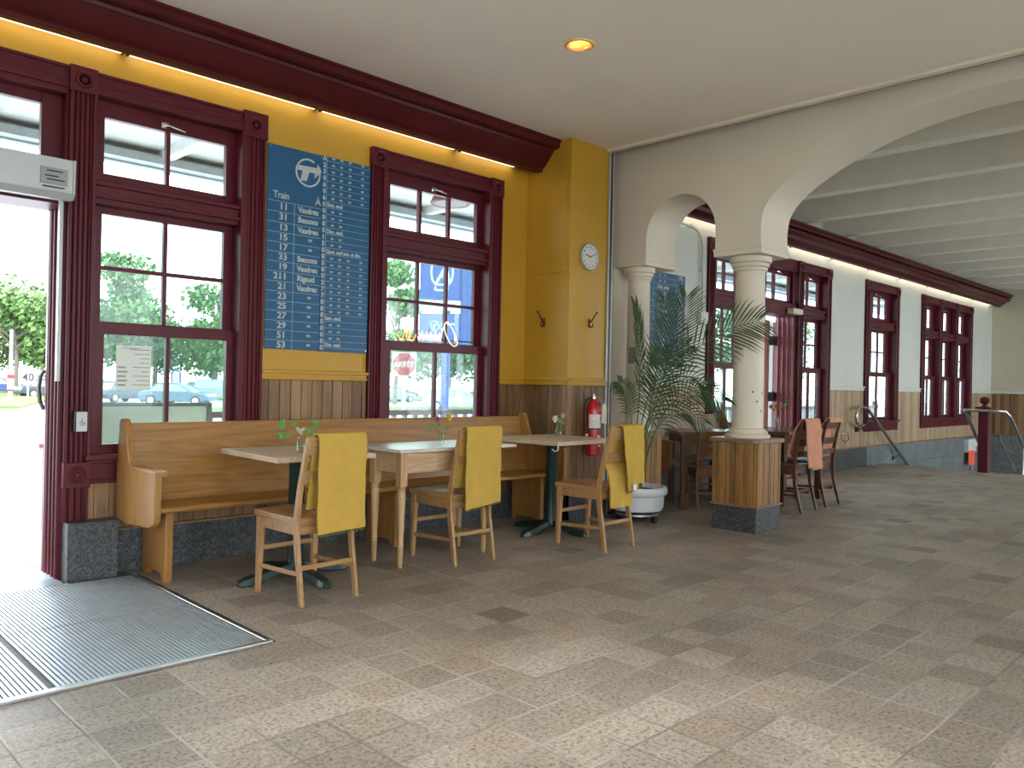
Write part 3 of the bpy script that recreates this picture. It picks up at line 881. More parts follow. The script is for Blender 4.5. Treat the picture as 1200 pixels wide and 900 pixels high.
# door assembly 2 in the far room -----------------------------------------------
w6 = sthing('window_6')
window_unit(w6, 8.415, 9.47, 8.52, 9.36, 3, 3, 3); casing(w6, 8.27, 8.415, 0.545); head(w6, 8.4, 9.5); stool(w6, 8.28, 9.47)
w7 = sthing('window_7')
window_unit(w7, 10.68, 11.49, 10.76, 11.40, 2, 2, 2); casing(w7, 11.49, 11.625, 0.545); head(w7, 10.68, 11.5); stool(w7, 10.66, 11.6)
d2 = sthing('door_2')
pm = MB(); fluted(pm, 9.47, 9.60, 0.0, 2.83, YW - 0.02, 0.04); rosette(pm, 9.535, 2.892, YW - 0.015); fluted(pm, 10.54, 10.68, 0.0, 2.83, YW - 0.02, 0.04); rosette(pm, 10.61, 2.892, YW - 0.015)
pm.build('door_post', 'maroon', d2, bevel=0.002)
jm = MB().box(10.52, 10.62, 5.12, 5.40, 0.0, 2.2).box(9.50, 9.60, 5.12, 5.40, 0, 2.2)
for y in (5.14, 5.21, 5.28, 5.35): jm.tube([(10.515, y, 0.0), (10.515, y, 2.2)], 0.014, 8)
jm.build('door_jamb', 'jamb_red', d2)
MB().box(9.5, 10.62, 5.10, 5.37, 2.19, 2.36).box(9.5, 10.62, 5.10, 5.37, 2.80, 2.87).build('door_head', 'maroon', d2, bevel=0.003)
ts = MB(); ring(ts, 9.55, 10.6, 2.345, 2.84, 9.66, 10.50, 2.405, 2.742, 5.19, 5.235); muntins(ts, 9.66, 10.5, 2.405, 2.742, 2, 1, 5.195, 5.235)
ts = ts.build('transom_sash', 'maroon', d2); MB().box(9.66, 10.5, 5.216, 5.22, 2.405, 2.742).build('glass_pane', 'pane_clear', ts)
latch(d2, 10.1, 2.775)
head(d2, 9.6, 10.56)
MB().box(10.25, 10.53, 5.0, 5.09, 2.215, 2.285).build('door_closer', 'tagcard', d2, bevel=0.004)
lf = MB().box(9.75, 10.33, 5.42, 5.46, 0.02, 2.15)
lf = lf.build('door_leaf', 'pink_door', d2)
MB().box(10.33, 10.40, 5.42, 5.46, 0.02, 2.15).build('edge_strip', 'capwood', lf)
MB().box(10.0, 10.22, 5.41, 5.42, 1.9, 2.08).build('notice', 'sign_white', lf)
for z in (1.02, 1.80):
    MB().box(10.39, 10.52, 5.37, 5.42, z, z + 0.13).build('hinge', 'rail_edge', d2, bevel=0.004)
MB().box(10.66, 10.72, 5.50, 5.56, 0.0, 2.15).build('storm_post', 'sign_white', d2)

# ------------------------------------------------------------------ entrance mat (steel grate)
mt = thing('entrance_grate', 'ribbed steel walk-off grate set in the floor inside the doorway', 'floor grate', (0.85, 4.1, 0.0))
MB().box(0.02, 1.775, 3.30, 5.07, 0.001, 0.004).build('tray', 'tray', mt)
fr = MB().box(0.0, 1.785, 3.285, 3.315, 0.001, 0.014).box(1.76, 1.775, 3.315, 4.92, 0.001, 0.014).box(0.0, 0.02, 3.315, 5.07, 0.001, 0.014)
fr.box(0.02, 1.42, 4.925, 4.94, 0.001, 0.014)
fr.build('frame', 'alu', mt, bevel=0.002)
MB().box(1.785, 1.805, 3.30, 4.95, 0.0005, 0.003).build('seal', 'rubber', mt)
panels = [(0.03, 0.905, 3.32, 4.11), (0.922, 1.755, 3.32, 4.11), (0.03, 0.905, 4.12, 4.92), (0.922, 1.755, 4.12, 4.92)]
for (a, b, c, d) in panels:
    mb = MB(); x = a
    while x < b - 0.008:
        mb.box(x, x + 0.0125, c, d, 0.004, 0.012); x += 0.0185
    mb.build('bar_panel', 'grate', mt)
mb = MB(); y = 4.95
while y < 5.36:
    mb.box(0.03, 1.40, y, y + 0.009, 0.001, 0.010); y += 0.02
mb.build('threshold_ribs', 'grate', mt)

# ------------------------------------------------------------------ columns
def column(cx, cy, label, name='column', h=0.205, k_=1.0, hx=None):
    t = thing(name, label, 'column', (cx, cy, 0))
    hx = hx or h
    MB().box(cx - hx, cx + hx, cy - h, cy + h, 0, 0.205).build('granite_base', 'granite', t, bevel=0.004)
    MB().prism([(cx - hx - 0.016, cy - h - 0.016), (cx + hx + 0.016, cy - h - 0.016), (cx + hx + 0.016, cy + h + 0.016), (cx - hx - 0.016, cy + h + 0.016)], 'z', 0.205, 0.224).build('base_ledge', 'capwood', t, bevel=0.006)
    b = MB()
    q = h - 0.006; qx = hx - 0.006
    boards_y(b, cy - q, cy + q, 0.224, 0.735, cx - qx, 0.0845, 0.010, 0.008)
    boards_x(b, cx - qx, cx + qx, 0.224, 0.735, cy - q, 0.0845, 0.010, 0.008)
    boards_y(b, cy - q, cy + q, 0.224, 0.735, cx + qx, 0.0845, 0.010, 0.008, side=1)
    b.box(cx - qx, cx + qx, cy + q, cy + q + 0.01, 0.224, 0.735)
    b.box(cx - qx + 0.004, cx + qx - 0.004, cy - q + 0.004, cy + q - 0.004, 0.224, 0.735)
    b.build('pedestal_boards', 'wains_ped', t, bevel=0.0025)
    e = h + 0.02; ex_ = hx + 0.02; c = min(0.075, hx * 0.5)
    cap = [(cx - ex_, cy + e), (cx - ex_, cy - e + c)] + [(cx - ex_ + c - c * math.cos(a), cy - e + c - c * math.sin(a)) for a in [PI / 2 * i / 6 for i in range(1, 6)]] + [(cx - ex_ + c, cy - e), (cx + ex_, cy - e), (cx + ex_, cy + e)]
    MB().prism(cap, 'z', 0.735, 0.772).build('cap_board', 'capwood', t, bevel=0.006)
    MB().lathe([(0.182 * k_, 0.772), (0.187 * k_, 0.782), (0.187 * k_, 0.796), (0.176 * k_, 0.803), (0.163 * k_, 0.806), (0.168 * k_, 0.816), (0.162 * k_, 0.828), (0.148 * k_, 0.831), (0.150 * k_, 0.842), (0.140 * k_, 0.852), (0.131 * k_, 0.856)], (cx, cy, 0), 40).build('base_moulding', 'arch', t)
    MB().lathe([(0.130 * k_, 0.85), (0.129 * k_, 1.2), (0.126 * k_, 1.7), (0.121 * k_, 2.17)], (cx, cy, 0), 48).build('shaft', 'arch', t)
    MB().lathe([(0.121 * k_, 2.165), (0.121 * k_, 2.178), (0.134 * k_, 2.182), (0.139 * k_, 2.190), (0.139 * k_, 2.204), (0.133 * k_, 2.209), (0.150 * k_, 2.213), (0.156 * k_, 2.222), (0.156 * k_, 2.240), (0.149 * k_, 2.246), (0.169 * k_, 2.250), (0.175 * k_, 2.262), (0.175 * k_, 2.296)], (cx, cy, 0), 48).build('capital', 'arch', t)
    return t
c1 = column(6.235, 3.435, 'round cream column on an oak boarded pedestal, standing free between the two arches')
dots = MB()
for (a_, z_) in ((-2.35, 1.16), (-2.05, 1.08), (-1.62, 1.15), (-1.7, 1.0)):
    dots.tube([(6.235 + 0.128 * math.cos(a_), 3.435 + 0.128 * math.sin(a_), z_), (6.235 + 0.1305 * math.cos(a_), 3.435 + 0.1305 * math.sin(a_), z_)], 0.008, 10)
dots.build('screw_hole', 'black', c1)
c2 = column(6.165, 4.545, 'slimmer cream column by the wall, half hidden by the potted palm', h=0.20, k_=0.84, hx=0.135)
# stickers on the left column
tag(MB().box(6.046, 6.052, 4.50, 4.555, 1.57, 1.66).build('sticker', 'tagcard'), 'small faded sticker on the cream column by the wall, upper of two', 'sticker')
tag(MB().box(6.042, 6.049, 4.48, 4.56, 1.40, 1.55).build('poster', 'label_grey'), 'faded dark picture card on the cream column by the wall, lower of two', 'poster')
column(6.235, -0.33, 'third cream column of the arcade, outside the right edge of view')
# panel moulding on the narrow arcade wall strip left of the column
pmld = MB().box(5.99, 6.0, 4.73, 4.755, 1.24, 2.28).box(5.975, 6.0, 4.71, 5.10, 1.19, 1.24).box(5.99, 6.0, 4.73, 5.0, 2.24, 2.28)
struct('trim_13', pmld, 'arch', 0.003)

# ------------------------------------------------------------------ blue timetable signs
def ditto(mb, x, z, y, s=0.02):
    mb.box(x - s * 0.62, x - s * 0.12, y - 0.0012, y, z, z + s * 0.8)
    mb.box(x + s * 0.12, x + s * 0.62, y - 0.0012, y, z, z + s * 0.8)
sg = thing('timetable_sign', 'large blue train timetable board with white round T logo and the heading Train', 'sign', (3.08, 5.10, 1.394))
YS = 5.108
MB().box(2.662, 3.088, YS, 5.12, 1.394, 2.806).build('board', 'sign', sg, bevel=0.001)
MB().box(3.088, 3.50, YS - 0.004, 5.12, 1.392, 2.808).build('board', 'sign', sg, bevel=0.001)
tx = MB(); ln = MB()
rows = [2.418, 2.347, 2.274, 2.205, 2.136, 2.069, 2.001, 1.933, 1.864, 1.796, 1.728, 1.660, 1.592, 1.524, 1.457]
nums = ['11', '31', '13', '15', '17', '33', '19', '211', '21', '23', '25', '27', '29', '51', '53']
dest = ['Vaudreuil', 'Beaconsfield', 'Vaudreuil', '"', '"', 'Beaconsfield', 'Vaudreuil', 'Rigaud', 'Vaudreuil', '"', '"', '"', '"', '"', '"']
cutd = {'Vaudreuil': 'Vaudreu', 'Beaconsfield': 'Beacons', 'Rigaud': 'Rigaud'}
for z, n_, d_ in zip(rows, nums, dest):
    ln.box(2.664, 3.085, YS - 0.001, YS, z - 0.0018, z + 0.0018)
    tx.join(wall_text(n_, 0.062, 2.822, z - 0.052, YS - 0.0008, bold=0.0016, align='RIGHT', sx=1.12))
    if d_ == '"': ditto(tx, 3.0, z - 0.036, YS, 0.022)
    else: tx.join(wall_text(cutd[d_], 0.055, 2.90, z - 0.050, YS - 0.0008, bold=0.0022, sx=0.86 if d_ != 'Rigaud' else 0.95))
ln.box(2.868, 2.872, YS - 0.001, YS, 1.396, 2.418)
tx.join(wall_text('Train', 0.066, 2.705, 2.442, YS - 0.0008, bold=0.0012, sx=0.88))
tx.join(wall_text('\u00c0', 0.066, 3.035, 2.442, YS - 0.0008, bold=0.0012))
# logo
lc, lz = 2.972, 2.658
k = len(tx.v)
R_ = 0.101
pts = []
for i in range(41):
    a = PI * 2 * i / 40 * 0.86 + math.radians(60)
    pts.append((lc + R_ * math.cos(a), lz + R_ * math.sin(a)))
for i in range(40):
    (x0_, z0_), (x1_, z1_) = pts[i], pts[i + 1]
    def inn(x, z): return (lc + (x - lc) * 0.87, lz + (z - lz) * 0.87)
    a_, b_ = inn(x0_, z0_), inn(x1_, z1_)
    tx.prism([(x0_, z0_), (x1_, z1_), b_, a_], 'y', YS - 0.0025, YS)
tx.prism([(lc - 0.075, lz + 0.042), (lc - 0.085, lz + 0.008), (lc - 0.045, lz + 0.008), (lc - 0.062, lz - 0.062), (lc - 0.012, lz - 0.062), (lc + 0.010, lz + 0.006), (lc + 0.055, lz + 0.006), (lc + 0.050, lz - 0.030), (lc + 0.110, lz + 0.028), (lc + 0.075, lz + 0.078), (lc + 0.070, lz + 0.048)], 'y', YS - 0.0025, YS)
YR = YS - 0.004
digits = 'A230606000051500500277000500000948'
zz = 2.775; i = 0
dz = (2.775 - 1.405) / 29.0
for i in range(30):
    tx.join(wall_text(digits[i % len(digits)], 0.046, 3.103, zz - i * dz, YR - 0.0008, bold=0.002, align='CENTER'))
ln.box(3.121, 3.1245, YR - 0.001, YR, 1.396, 2.806)
zl = 2.777; kinds = []
labels_r = {6: None, 7: 'Sam. seul', 11: 'Dim. seul.', 14: 'Quot. sauf sam. et dim.', 24: 'Sam. seul.', 28: 'Dim. seul.'}
for i in range(29):
    z = 2.777 - i * 0.0485
    if z < 1.40: break
    ln.box(3.1245, 3.498, YR - 0.001, YR, z - 0.0014, z + 0.0014)
    zt = z + 0.010
    if i in labels_r and labels_r[i]:
        tx.join(wall_text(labels_r[i], 0.040, 3.128, zt, YR - 0.0008, bold=0.0016, sx=0.88 if i != 14 else 0.80))
    else:
        two = 7 < i < 14 or i > 24
        for x in ((3.177, 3.245) if two else (3.177, 3.245, 3.319, 3.430)):
            ditto(tx, x, zt + 0.004, YR, 0.018)
ln.build('ruled_lines', 'sign_line', sg); tx.build('lettering', 'signtxt', sg)
for x, z in ((2.675, 2.79), (3.075, 2.79), (3.487, 2.79), (2.675, 1.41), (3.487, 1.41)): MB().tube([(x, YS - 0.008, z), (x, YS, z)], 0.004, 8).build('screw', 'chrome', sg)

s2 = thing('timetable_sign', 'second blue timetable board on the far cream wall behind the palm', 'sign', (7.40, 5.10, 1.40))
MB().box(6.98, 7.80, YS, 5.12, 1.42, 2.445).build('board', 'sign', s2)
tx = MB(); ln = MB()
for i in range(16):
    z = 2.385 - 0.064 * i
    ln.box(6.98, 7.80, YS - 0.001, YS, z - 0.002, z + 0.002)
    lab = {2: 'Dim. seul.', 5: 'Via Ro', 6: 'Quot. sauf', 7: 'Quot.'}.get(i)
    if lab: wall_text(lab, 0.056, 7.26, z + 0.012, YS - 0.001, bold=0.002, sx=1.0).build('lettering', 'signtxt', s2)
    else:
        for xd in (7.31, 7.40):
            dm = MB(); ditto(dm, xd, z + 0.018, YS, 0.026); dm.build('ditto_mark', 'signtxt', s2)
    tx = MB(); tx.join(wall_text(['1705', '2015', '1745', '1815', '2105', '1530', '2210', '0715'][i % 8], 0.058, 7.655, z + 0.010, YS - 0.001, bold=0.002, sx=0.9))
    tx.build('train_time', 'signtxt', s2)
ln.box(7.19, 7.195, YS - 0.001, YS, 1.42, 2.445); ln.box(7.62, 7.625, YS - 0.001, YS, 1.42, 2.445)
ln.build('ruled_lines', 'sign_line', s2)

# ------------------------------------------------------------------ clock, hooks, extinguisher
ck = thing('wall_clock', 'round white wall clock showing about ten past nine on the mustard block', 'clock', (5.463, 4.57, 2.22))
cc = Vector((5.463, 4.585, 2.322))
RX = Matrix.Translation(cc) @ Matrix.Rotation(PI / 2, 4, 'X')
def disc_y(prof): return MB().lathe(prof, (0, 0, 0), 48, caps=False).xf(RX)
disc_y([(0.118, 0.0), (0.12, 0.01), (0.12, 0.024), (0.114, 0.028), (0.110, 0.024), (0.110, 0.02)]).build('rim', 'box_grey', ck)
dl_ = disc_y([(0.110, 0.012), (0.110, 0.019), (0.0, 0.019)]).build('dial', 'clockface', ck)
for i in range(1, 13):
    a = PI / 2 - i * PI / 6
    wall_text(str(i), 0.024, cc.x + 0.088 * math.cos(a), cc.z + 0.088 * math.sin(a) - 0.008, cc.y - 0.0198, bold=0.0006, align='CENTER').build('numeral', 'black', dl_)
def hand(ang, ln_, w_):
    d = Vector((math.cos(ang), 0, math.sin(ang)))
    return MB().bar(Vector((cc.x, cc.y - 0.022, cc.z)) - d * 0.012, Vector((cc.x, cc.y - 0.022, cc.z)) + d * ln_, w_, 0.003, up=(0, 1, 0))
hand(math.radians(20), 0.088, 0.005).build('minute_hand', 'black', ck)
hand(math.radians(166), 0.062, 0.007).build('hour_hand', 'black', ck)

def coat_hook(loc, facing, label):
    t = thing('coat_hook', label, 'hook', loc, group='coat hooks')
    m = MB()
    m.box(-0.011, 0.011, -0.004, 0.0, -0.045, 0.03)
    m.tube([(0, -0.003, 0.0), (0.0, -0.025, 0.005), (0.0, -0.045, 0.03), (0, -0.065, 0.06), (0, -0.085, 0.075)], [0.007, 0.007, 0.006, 0.006, 0.005], 8)
    m.lathe([(0, -0.009), (0.008, -0.005), (0.0095, 0), (0.007, 0.007), (0, 0.009)], (0, -0.087, 0.083), 12)
    m.tube([(0, -0.003, -0.02), (0, -0.015, -0.042), (0, -0.03, -0.046), (0, -0.042, -0.036), (0, -0.044, -0.02)], [0.006, 0.006, 0.006, 0.0055, 0.005], 8)
    m.lathe([(0, -0.007), (0.006, -0.003), (0.007, 0), (0.005, 0.005), (0, 0.007)], (0, -0.044, -0.014), 12)
    m.build('hook_body', 'hook', t, world=False)
    t.rotation_euler = (0, 0, facing)
    return t
coat_hook((5.216, 4.874, 1.745), -PI / 2, 'dark red coat hook on the side face of the mustard block')
coat_hook((5.493, 4.586, 1.745), 0.0, 'dark red coat hook on the front face of the mustard block, under the clock')

fe = thing('fire_extinguisher', 'red fire extinguisher hanging on the wood panelling below the clock', 'fire extinguisher', (5.452, 4.48, 0.56))
ex, ey = 5.462, 4.49
MB().lathe([(0.0, 0.575), (0.055, 0.575), (0.066, 0.585), (0.066, 0.96), (0.060, 1.0), (0.045, 1.03), (0.026, 1.05), (0.022, 1.07)], (ex, ey, 0), 32).build('cylinder', 'red', fe)
lbm = MB()
def cyl_patch(mb, cx, cy, r, a0, a1, z0, z1, n=14):
    vs = []; fs_ = []
    for i in range(n + 1):
        a = a0 + (a1 - a0) * i / n
        vs += [(cx + r * math.cos(a), cy + r * math.sin(a), z0), (cx + r * math.cos(a), cy + r * math.sin(a), z1)]
    for i in range(n): fs_.append((2 * i, 2 * i + 2, 2 * i + 3, 2 * i + 1))
    mb.add(vs, fs_, True)
cyl_patch(lbm, ex, ey, 0.0668, math.radians(-175), math.radians(-60), 0.815, 0.935)
lbm.build('label', 'stone_white', fe)
l3 = MB(); cyl_patch(l3, ex, ey, 0.0672, math.radians(-100), math.radians(-60), 0.655, 0.668); l3.build('brand_strip', 'stone_white', fe)
l3 = MB(); cyl_patch(l3, ex, ey, 0.0672, math.radians(-110), math.radians(-70), 0.72, 0.755, 8)
l3.build('lower_label', 'stone_white', fe)
MB().lathe([(0.022, 1.065), (0.022, 1.09), (0.014, 1.10), (0.014, 1.115)], (ex, ey, 0), 16).build('valve', 'chrome', fe)
hn = MB().bar((ex - 0.01, ey, 1.105), (ex + 0.03, ey - 0.10, 1.135), 0.018, 0.008); hn.bar((ex - 0.01, ey, 1.09), (ex + 0.02, ey - 0.09, 1.085), 0.016, 0.006)
hn.build('handle', 'chrome', fe)
MB().tube([(ex - 0.02, ey, 1.08), (ex - 0.085, ey, 1.07), (ex - 0.10, ey + 0.01, 1.0), (ex - 0.095, ey + 0.01, 0.85), (ex - 0.09, ey, 0.72)], 0.009, 8).build('hose', 'black', fe)
MB().tube([(ex - 0.09, ey, 0.765), (ex - 0.09, ey, 0.745)], 0.014, 10).build('nozzle', 'stone_white', fe)
MB().lathe([(0.0655, 0.80), (0.069, 0.802), (0.069, 0.812), (0.0655, 0.814)], (ex, ey, 0), 32, caps=False).build('strap', 'black', fe)
MB().prism([(4.42, 0.96), (4.40, 1.04), (4.435, 1.045)], 'x', ex, ex + 0.004).add([], []).build('pull_pin', 'chrome', fe)
tg = thing('inspection_tag', 'beige inspection card hanging from the fire extinguisher valve', 'tag', (5.51, 4.41, 0.85))
MB().prism([(5.492, 1.03), (5.477, 0.995), (5.477, 0.86), (5.545, 0.85), (5.545, 0.99), (5.527, 1.03)], 'y', 4.408, 4.411).build('card', 'tagcard', tg)
MB().tube([(5.507, 4.409, 1.02), (5.477, 4.45, 1.09)], 0.0015, 5).build('string', 'tagcard', tg)
wire = MB().tube([(5.38, 4.578, 1.155), (5.41, 4.575, 1.12), (5.44, 4.57, 1.09)], 0.0025, 6)
tag(wire.build('hanging_wire', 'hook'), 'thin red wire on the panelling above the fire extinguisher', 'wire')

# recessed downlight
def downlight(x, y, label, watts, cone=105, tint=(1.0, 0.90, 0.76)):
    dn_ = thing('downlight', label, 'light', (x, y, 3.33), group='recessed ceiling downlights')
    MB().lathe([(0.074, 3.329), (0.078, 3.322), (0.096, 3.324), (0.098, 3.330)], (x, y, 0), 40, caps=False).build('trim_ring', 'gold', dn_)
    MB().lathe([(0.096, 3.3295), (0.076, 3.326), (0.066, 3.335), (0.058, 3.38), (0.045, 3.43), (0.0, 3.44)], (x, y, 0), 40, caps=False).build('reflector', 'gold', dn_)
    MB().lathe([(0.0, 3.385), (0.018, 3.388), (0.026, 3.402), (0.022, 3.425), (0.0, 3.43)], (x, y, 0), 20).build('bulb', 'bulb', dn_)
    ld = bpy.data.lights.new('downlight_beam', 'SPOT'); ld.energy = watts; ld.spot_size = math.radians(cone); ld.spot_blend = 1.0; ld.color = tint; ld.shadow_soft_size = 0.03
    lo_ = bpy.data.objects.new('downlight_beam', ld); COL.objects.link(lo_); lo_.parent = dn_; lo_.location = (0, 0, 0.02)
downlight(3.83, 3.325, 'round recessed ceiling downlight with a glowing gold reflector above the chairs', 14)
for x, y in lamps[1:]:  # unseen downlights added for more light on the foreground floor
    downlight(x, y, 'added ceiling downlight overhead, out of view, to brighten the foreground floor', 150 if x == 1.80 else 15, 60 if x == 1.80 else 105, (1.0, 0.97, 0.92) if x == 1.80 else (1.0, 0.90, 0.76))

# ------------------------------------------------------------------ the long bench (pew)
def pew(x0, x1, label, back_full=True, sup=None, mz='pewz', mx='pew', group=None, lift=0.0):
    t = thing('wooden_bench', label, 'bench', ((x0 + x1) / 2, 4.8, 0), group=group)
    endp = [(5.055, 0.34), (5.05, 0.62), (5.02, 0.91), (4.995, 0.932), (4.955, 0.935), (4.93, 0.92), (4.90, 0.84), (4.87, 0.75), (4.845, 0.685), (4.81, 0.655), (4.77, 0.648), (4.47, 0.652), (4.455, 0.64), (4.455, 0.42), (4.47, 0.375), (4.53, 0.345), (4.90, 0.325)]
    for xe, d in ((x0, 1), (x1, -1)):
        MB().prism(endp, 'x', xe, xe + d * 0.038).build('end_panel', mz, t, bevel=0.006)
        MB().prism([(4.44, 0.635), (4.44, 0.662), (4.47, 0.668), (4.80, 0.668), (4.80, 0.648), (4.47, 0.643)], 'x', xe - d * 0.008, xe + d * 0.062).build('armrest', mz, t, bevel=0.005)
    a, b = x0 + 0.03, x1 - 0.03
    if back_full:
        MB().prism([(4.90, 0.44), (4.93, 0.44), (5.025, 0.895), (5.02, 0.905), (4.998, 0.905), (4.992, 0.895)], 'x', a, b).build('backrest', mx, t, bevel=0.004)
    else:
        MB().prism([(4.955, 0.70), (4.985, 0.70), (5.02, 0.885), (4.99, 0.885)], 'x', a, b).build('backrest', mx, t, bevel=0.004)
        MB().prism([(4.92, 0.54), (4.95, 0.54), (4.975, 0.655), (4.945, 0.655)], 'x', a, b).build('backrest', mx, t, bevel=0.004)
    MB().prism([(4.95, 0.415), (4.60, 0.408), (4.575, 0.412), (4.565, 0.425), (4.575, 0.442), (4.61, 0.447), (4.95, 0.440)], 'x', a, b).build('seat', mx, t, bevel=0.004)
    for xs in sup:
        MB().prism([(4.655, 0.41), (4.655, 0.0), (4.70, 0.0), (4.73, 0.045), (4.93, 0.045), (4.96, 0.0), (5.0, 0.0), (5.0, 0.41)], 'x', xs, xs + 0.045).build('support', mz, t, bevel=0.003)
    return t
pew(1.70, 5.085, 'long golden oak bench with scrolled ends along the window wall behind the three small tables', True, (1.84, 3.46, 4.98))
pew(6.60, 8.42, 'darker wooden bench in the far room against the wall behind the palm', False, (6.72, 8.2), 'mchairz', 'capwood')

# ------------------------------------------------------------------ chairs
def make_chair(name, mz, mx, sabre=False):
    t = thing(name)
    W_ = 0.17
    def post(sx_):
        m = MB()
        if not sabre:
            pts = [(sx_ * W_, -0.002, 0.0), (sx_ * W_, 0.022, 0.14), (sx_ * W_, 0.052, 0.30), (sx_ * W_, 0.062, 0.44), (sx_ * W_, 0.035, 0.60), (sx_ * W_ * 0.99, -0.003, 0.76), (sx_ * W_ * 0.98, -0.036, 0.885)]
            th = [0.030, 0.034, 0.038, 0.042, 0.038, 0.032, 0.026]
        else:
            pts = [(sx_ * W_, -0.045, 0.0), (sx_ * W_, -0.01, 0.13), (sx_ * W_, 0.025, 0.28), (sx_ * W_, 0.035, 0.44), (sx_ * W_, 0.02, 0.60), (sx_ * W_, -0.01, 0.76), (sx_ * W_, -0.045, 0.885)]
            th = [0.026, 0.03, 0.034, 0.04, 0.034, 0.03, 0.022]
        w = 0.021
        vs = []
        for (x, y, z), h in zip(pts, th):
            vs += [(x - w / 2, y - h / 2, z), (x + w / 2, y - h / 2, z), (x + w / 2, y + h / 2, z), (x - w / 2, y + h / 2, z)]
        n = len(pts); fsx = [(0, 3, 2, 1), (4 * n - 4, 4 * n - 3, 4 * n - 2, 4 * n - 1)]
        for i in range(n - 1):
            for j in range(4):
                k = (j + 1) % 4
                fsx.append((4 * i + j, 4 * i + k, 4 * i + 4 + k, 4 * i + 4 + j))
        m.add(vs, fsx)
        return m
    for sx_ in (-1, 1):
        post(sx_).build('leg', mz, t, world=False, bevel=0.004)
        m = MB(); x = sx_ * 0.172
        vs = []
        for (z, hw, y, dx) in ((0.0, 0.0125, 0.432, 0.006), (0.25, 0.017, 0.425, 0.002), (0.425, 0.021, 0.418, 0)):
            vs += [(x + dx * sx_ - hw, y - hw, z), (x + dx * sx_ + hw, y - hw, z), (x + dx * sx_ + hw, y + hw, z), (x + dx * sx_ - hw, y + hw, z)]
        m.add(vs, [(0, 3, 2, 1), (8, 9, 10, 11)] + [(4 * i + j, 4 * i + (j + 1) % 4, 4 * i + 4 + (j + 1) % 4, 4 * i + 4 + j) for i in range(2) for j in range(4)])
        m.build('leg', mz, t, world=False, bevel=0.003)
    # seat: saddle shaped grid
    nx, ny = 12, 10
    top = []; bot = []
    for j in range(ny + 1):
        for i in range(nx + 1):
            u = i / nx * 2 - 1; v = j / ny
            hw = 0.178 + 0.016 * math.sin(v * PI * 0.6)
            x = u * hw; y = 0.045 + v * 0.415 + (0.012 * (1 - u * u) if j == ny else 0)
            z = 0.456 - 0.012 * math.exp(-((abs(u) - 0.45) ** 2) / 0.09) * math.sin(PI * min(1, v * 1.1)) + 0.003 * v
            top.append((x, y, z)); bot.append((x, y, 0.426))
    n = (nx + 1) * (ny + 1); fc = []
    for j in range(ny):
        for i in range(nx):
            a = j * (nx + 1) + i; b = a + 1; c = b + nx + 1; d = a + nx + 1
            fc += [(a, b, c, d), (n + a, n + d, n + c, n + b)]
    for i in range(nx):
        a = i; fc.append((a, n + a, n + a + 1, a + 1)); a = ny * (nx + 1) + i; fc.append((a, a + 1, n + a + 1, n + a))
    for j in range(ny):
        a = j * (nx + 1); fc.append((a, a + nx + 1, n + a + nx + 1, n + a)); a += nx; fc.append((a, n + a, n + a + nx + 1, a + nx + 1))
    MB().add(top + bot, fc, False).build('seat', mx, t, world=False, bevel=0.004)
    ap = MB().box(-0.16, 0.16, 0.415, 0.432, 0.365, 0.428).box(-0.16, 0.16, 0.048, 0.07, 0.365, 0.428).box(-0.181, -0.163, 0.06, 0.415, 0.365, 0.428).box(0.163, 0.181, 0.06, 0.415, 0.365, 0.428)
    ap.build('apron', mx, t, world=False, bevel=0.002)
    def slat(z0, z1, y0, y1, bow):
        m = MB(); vs = []; nn = 8
        for i in range(nn + 1):
            u = i / nn * 2 - 1; x = u * 0.165; dy = -bow * (1 - u * u)
            vs += [(x, y0 + dy - 0.008, z0), (x, y0 + dy + 0.008, z0), (x, y1 + dy + 0.008, z1), (x, y1 + dy - 0.008, z1)]
        fc = [(0, 3, 2, 1), (4 * nn, 4 * nn + 1, 4 * nn + 2, 4 * nn + 3)]
        for i in range(nn):
            for j in range(4):
                fc.append((4 * i + j, 4 * i + 4 + j, 4 * i + 4 + (j + 1) % 4, 4 * i + (j + 1) % 4))
        return m.add(vs, fc)
    slat(0.795, 0.885, -0.010, -0.034, 0.014).build('crest_rail', mx, t, world=False, bevel=0.004)
    slat(0.635, 0.705, 0.028, 0.012, 0.012).build('back_slat', mx, t, world=False, bevel=0.003)
    if sabre: slat(0.53, 0.585, 0.03, 0.025, 0.012).build('back_slat', mx, t, world=False, bevel=0.003)
    for sx_ in (-1, 1):
        MB().bar((sx_ * 0.172, 0.03, 0.165), (sx_ * 0.175, 0.425, 0.150), 0.016, 0.024).build('stretcher', mz, t, world=False, bevel=0.003)
    MB().bar((-0.165, 0.03, 0.195), (0.165, 0.03, 0.195), 0.016, 0.026).build('stretcher', mx, t, world=False, bevel=0.003)
    MB().bar((-0.17, 0.428, 0.245), (0.17, 0.428, 0.245), 0.016, 0.026).build('stretcher', mx, t, world=False, bevel=0.003)
    return t
proto = make_chair('dining_chair', 'chairz', 'chairx')
spots = [(2.345, 3.722, 0.03, 'light wooden dining chair at the table nearest the door, mustard blanket over its back'),
         (3.565, 3.918, 0.0, 'light wooden dining chair at the middle table with turned legs, mustard blanket over its back'),
         (4.675, 3.580, 0.03, 'light wooden dining chair beside the palm pot, its folded blanket showing a white tag')]
for i, (x, y, rz, l) in enumerate(spots):
    o = proto if i == 0 else copy_tree(proto)
    o.location = (x, y, 0); o.rotation_euler.z = rz
    tag(o, l, 'chair', 'light wooden dining chairs')
dproto = make_chair('dining_chair', 'dchairz', 'dchairx', True)
dsp = [(7.575, 3.545, 0.02, 'dark wooden chair just right of the boarded pedestal, peach blanket hanging on its back'),
       (8.175, 3.570, 0.03, 'dark wooden chair furthest right at the long table, peach blanket folded over its top')]
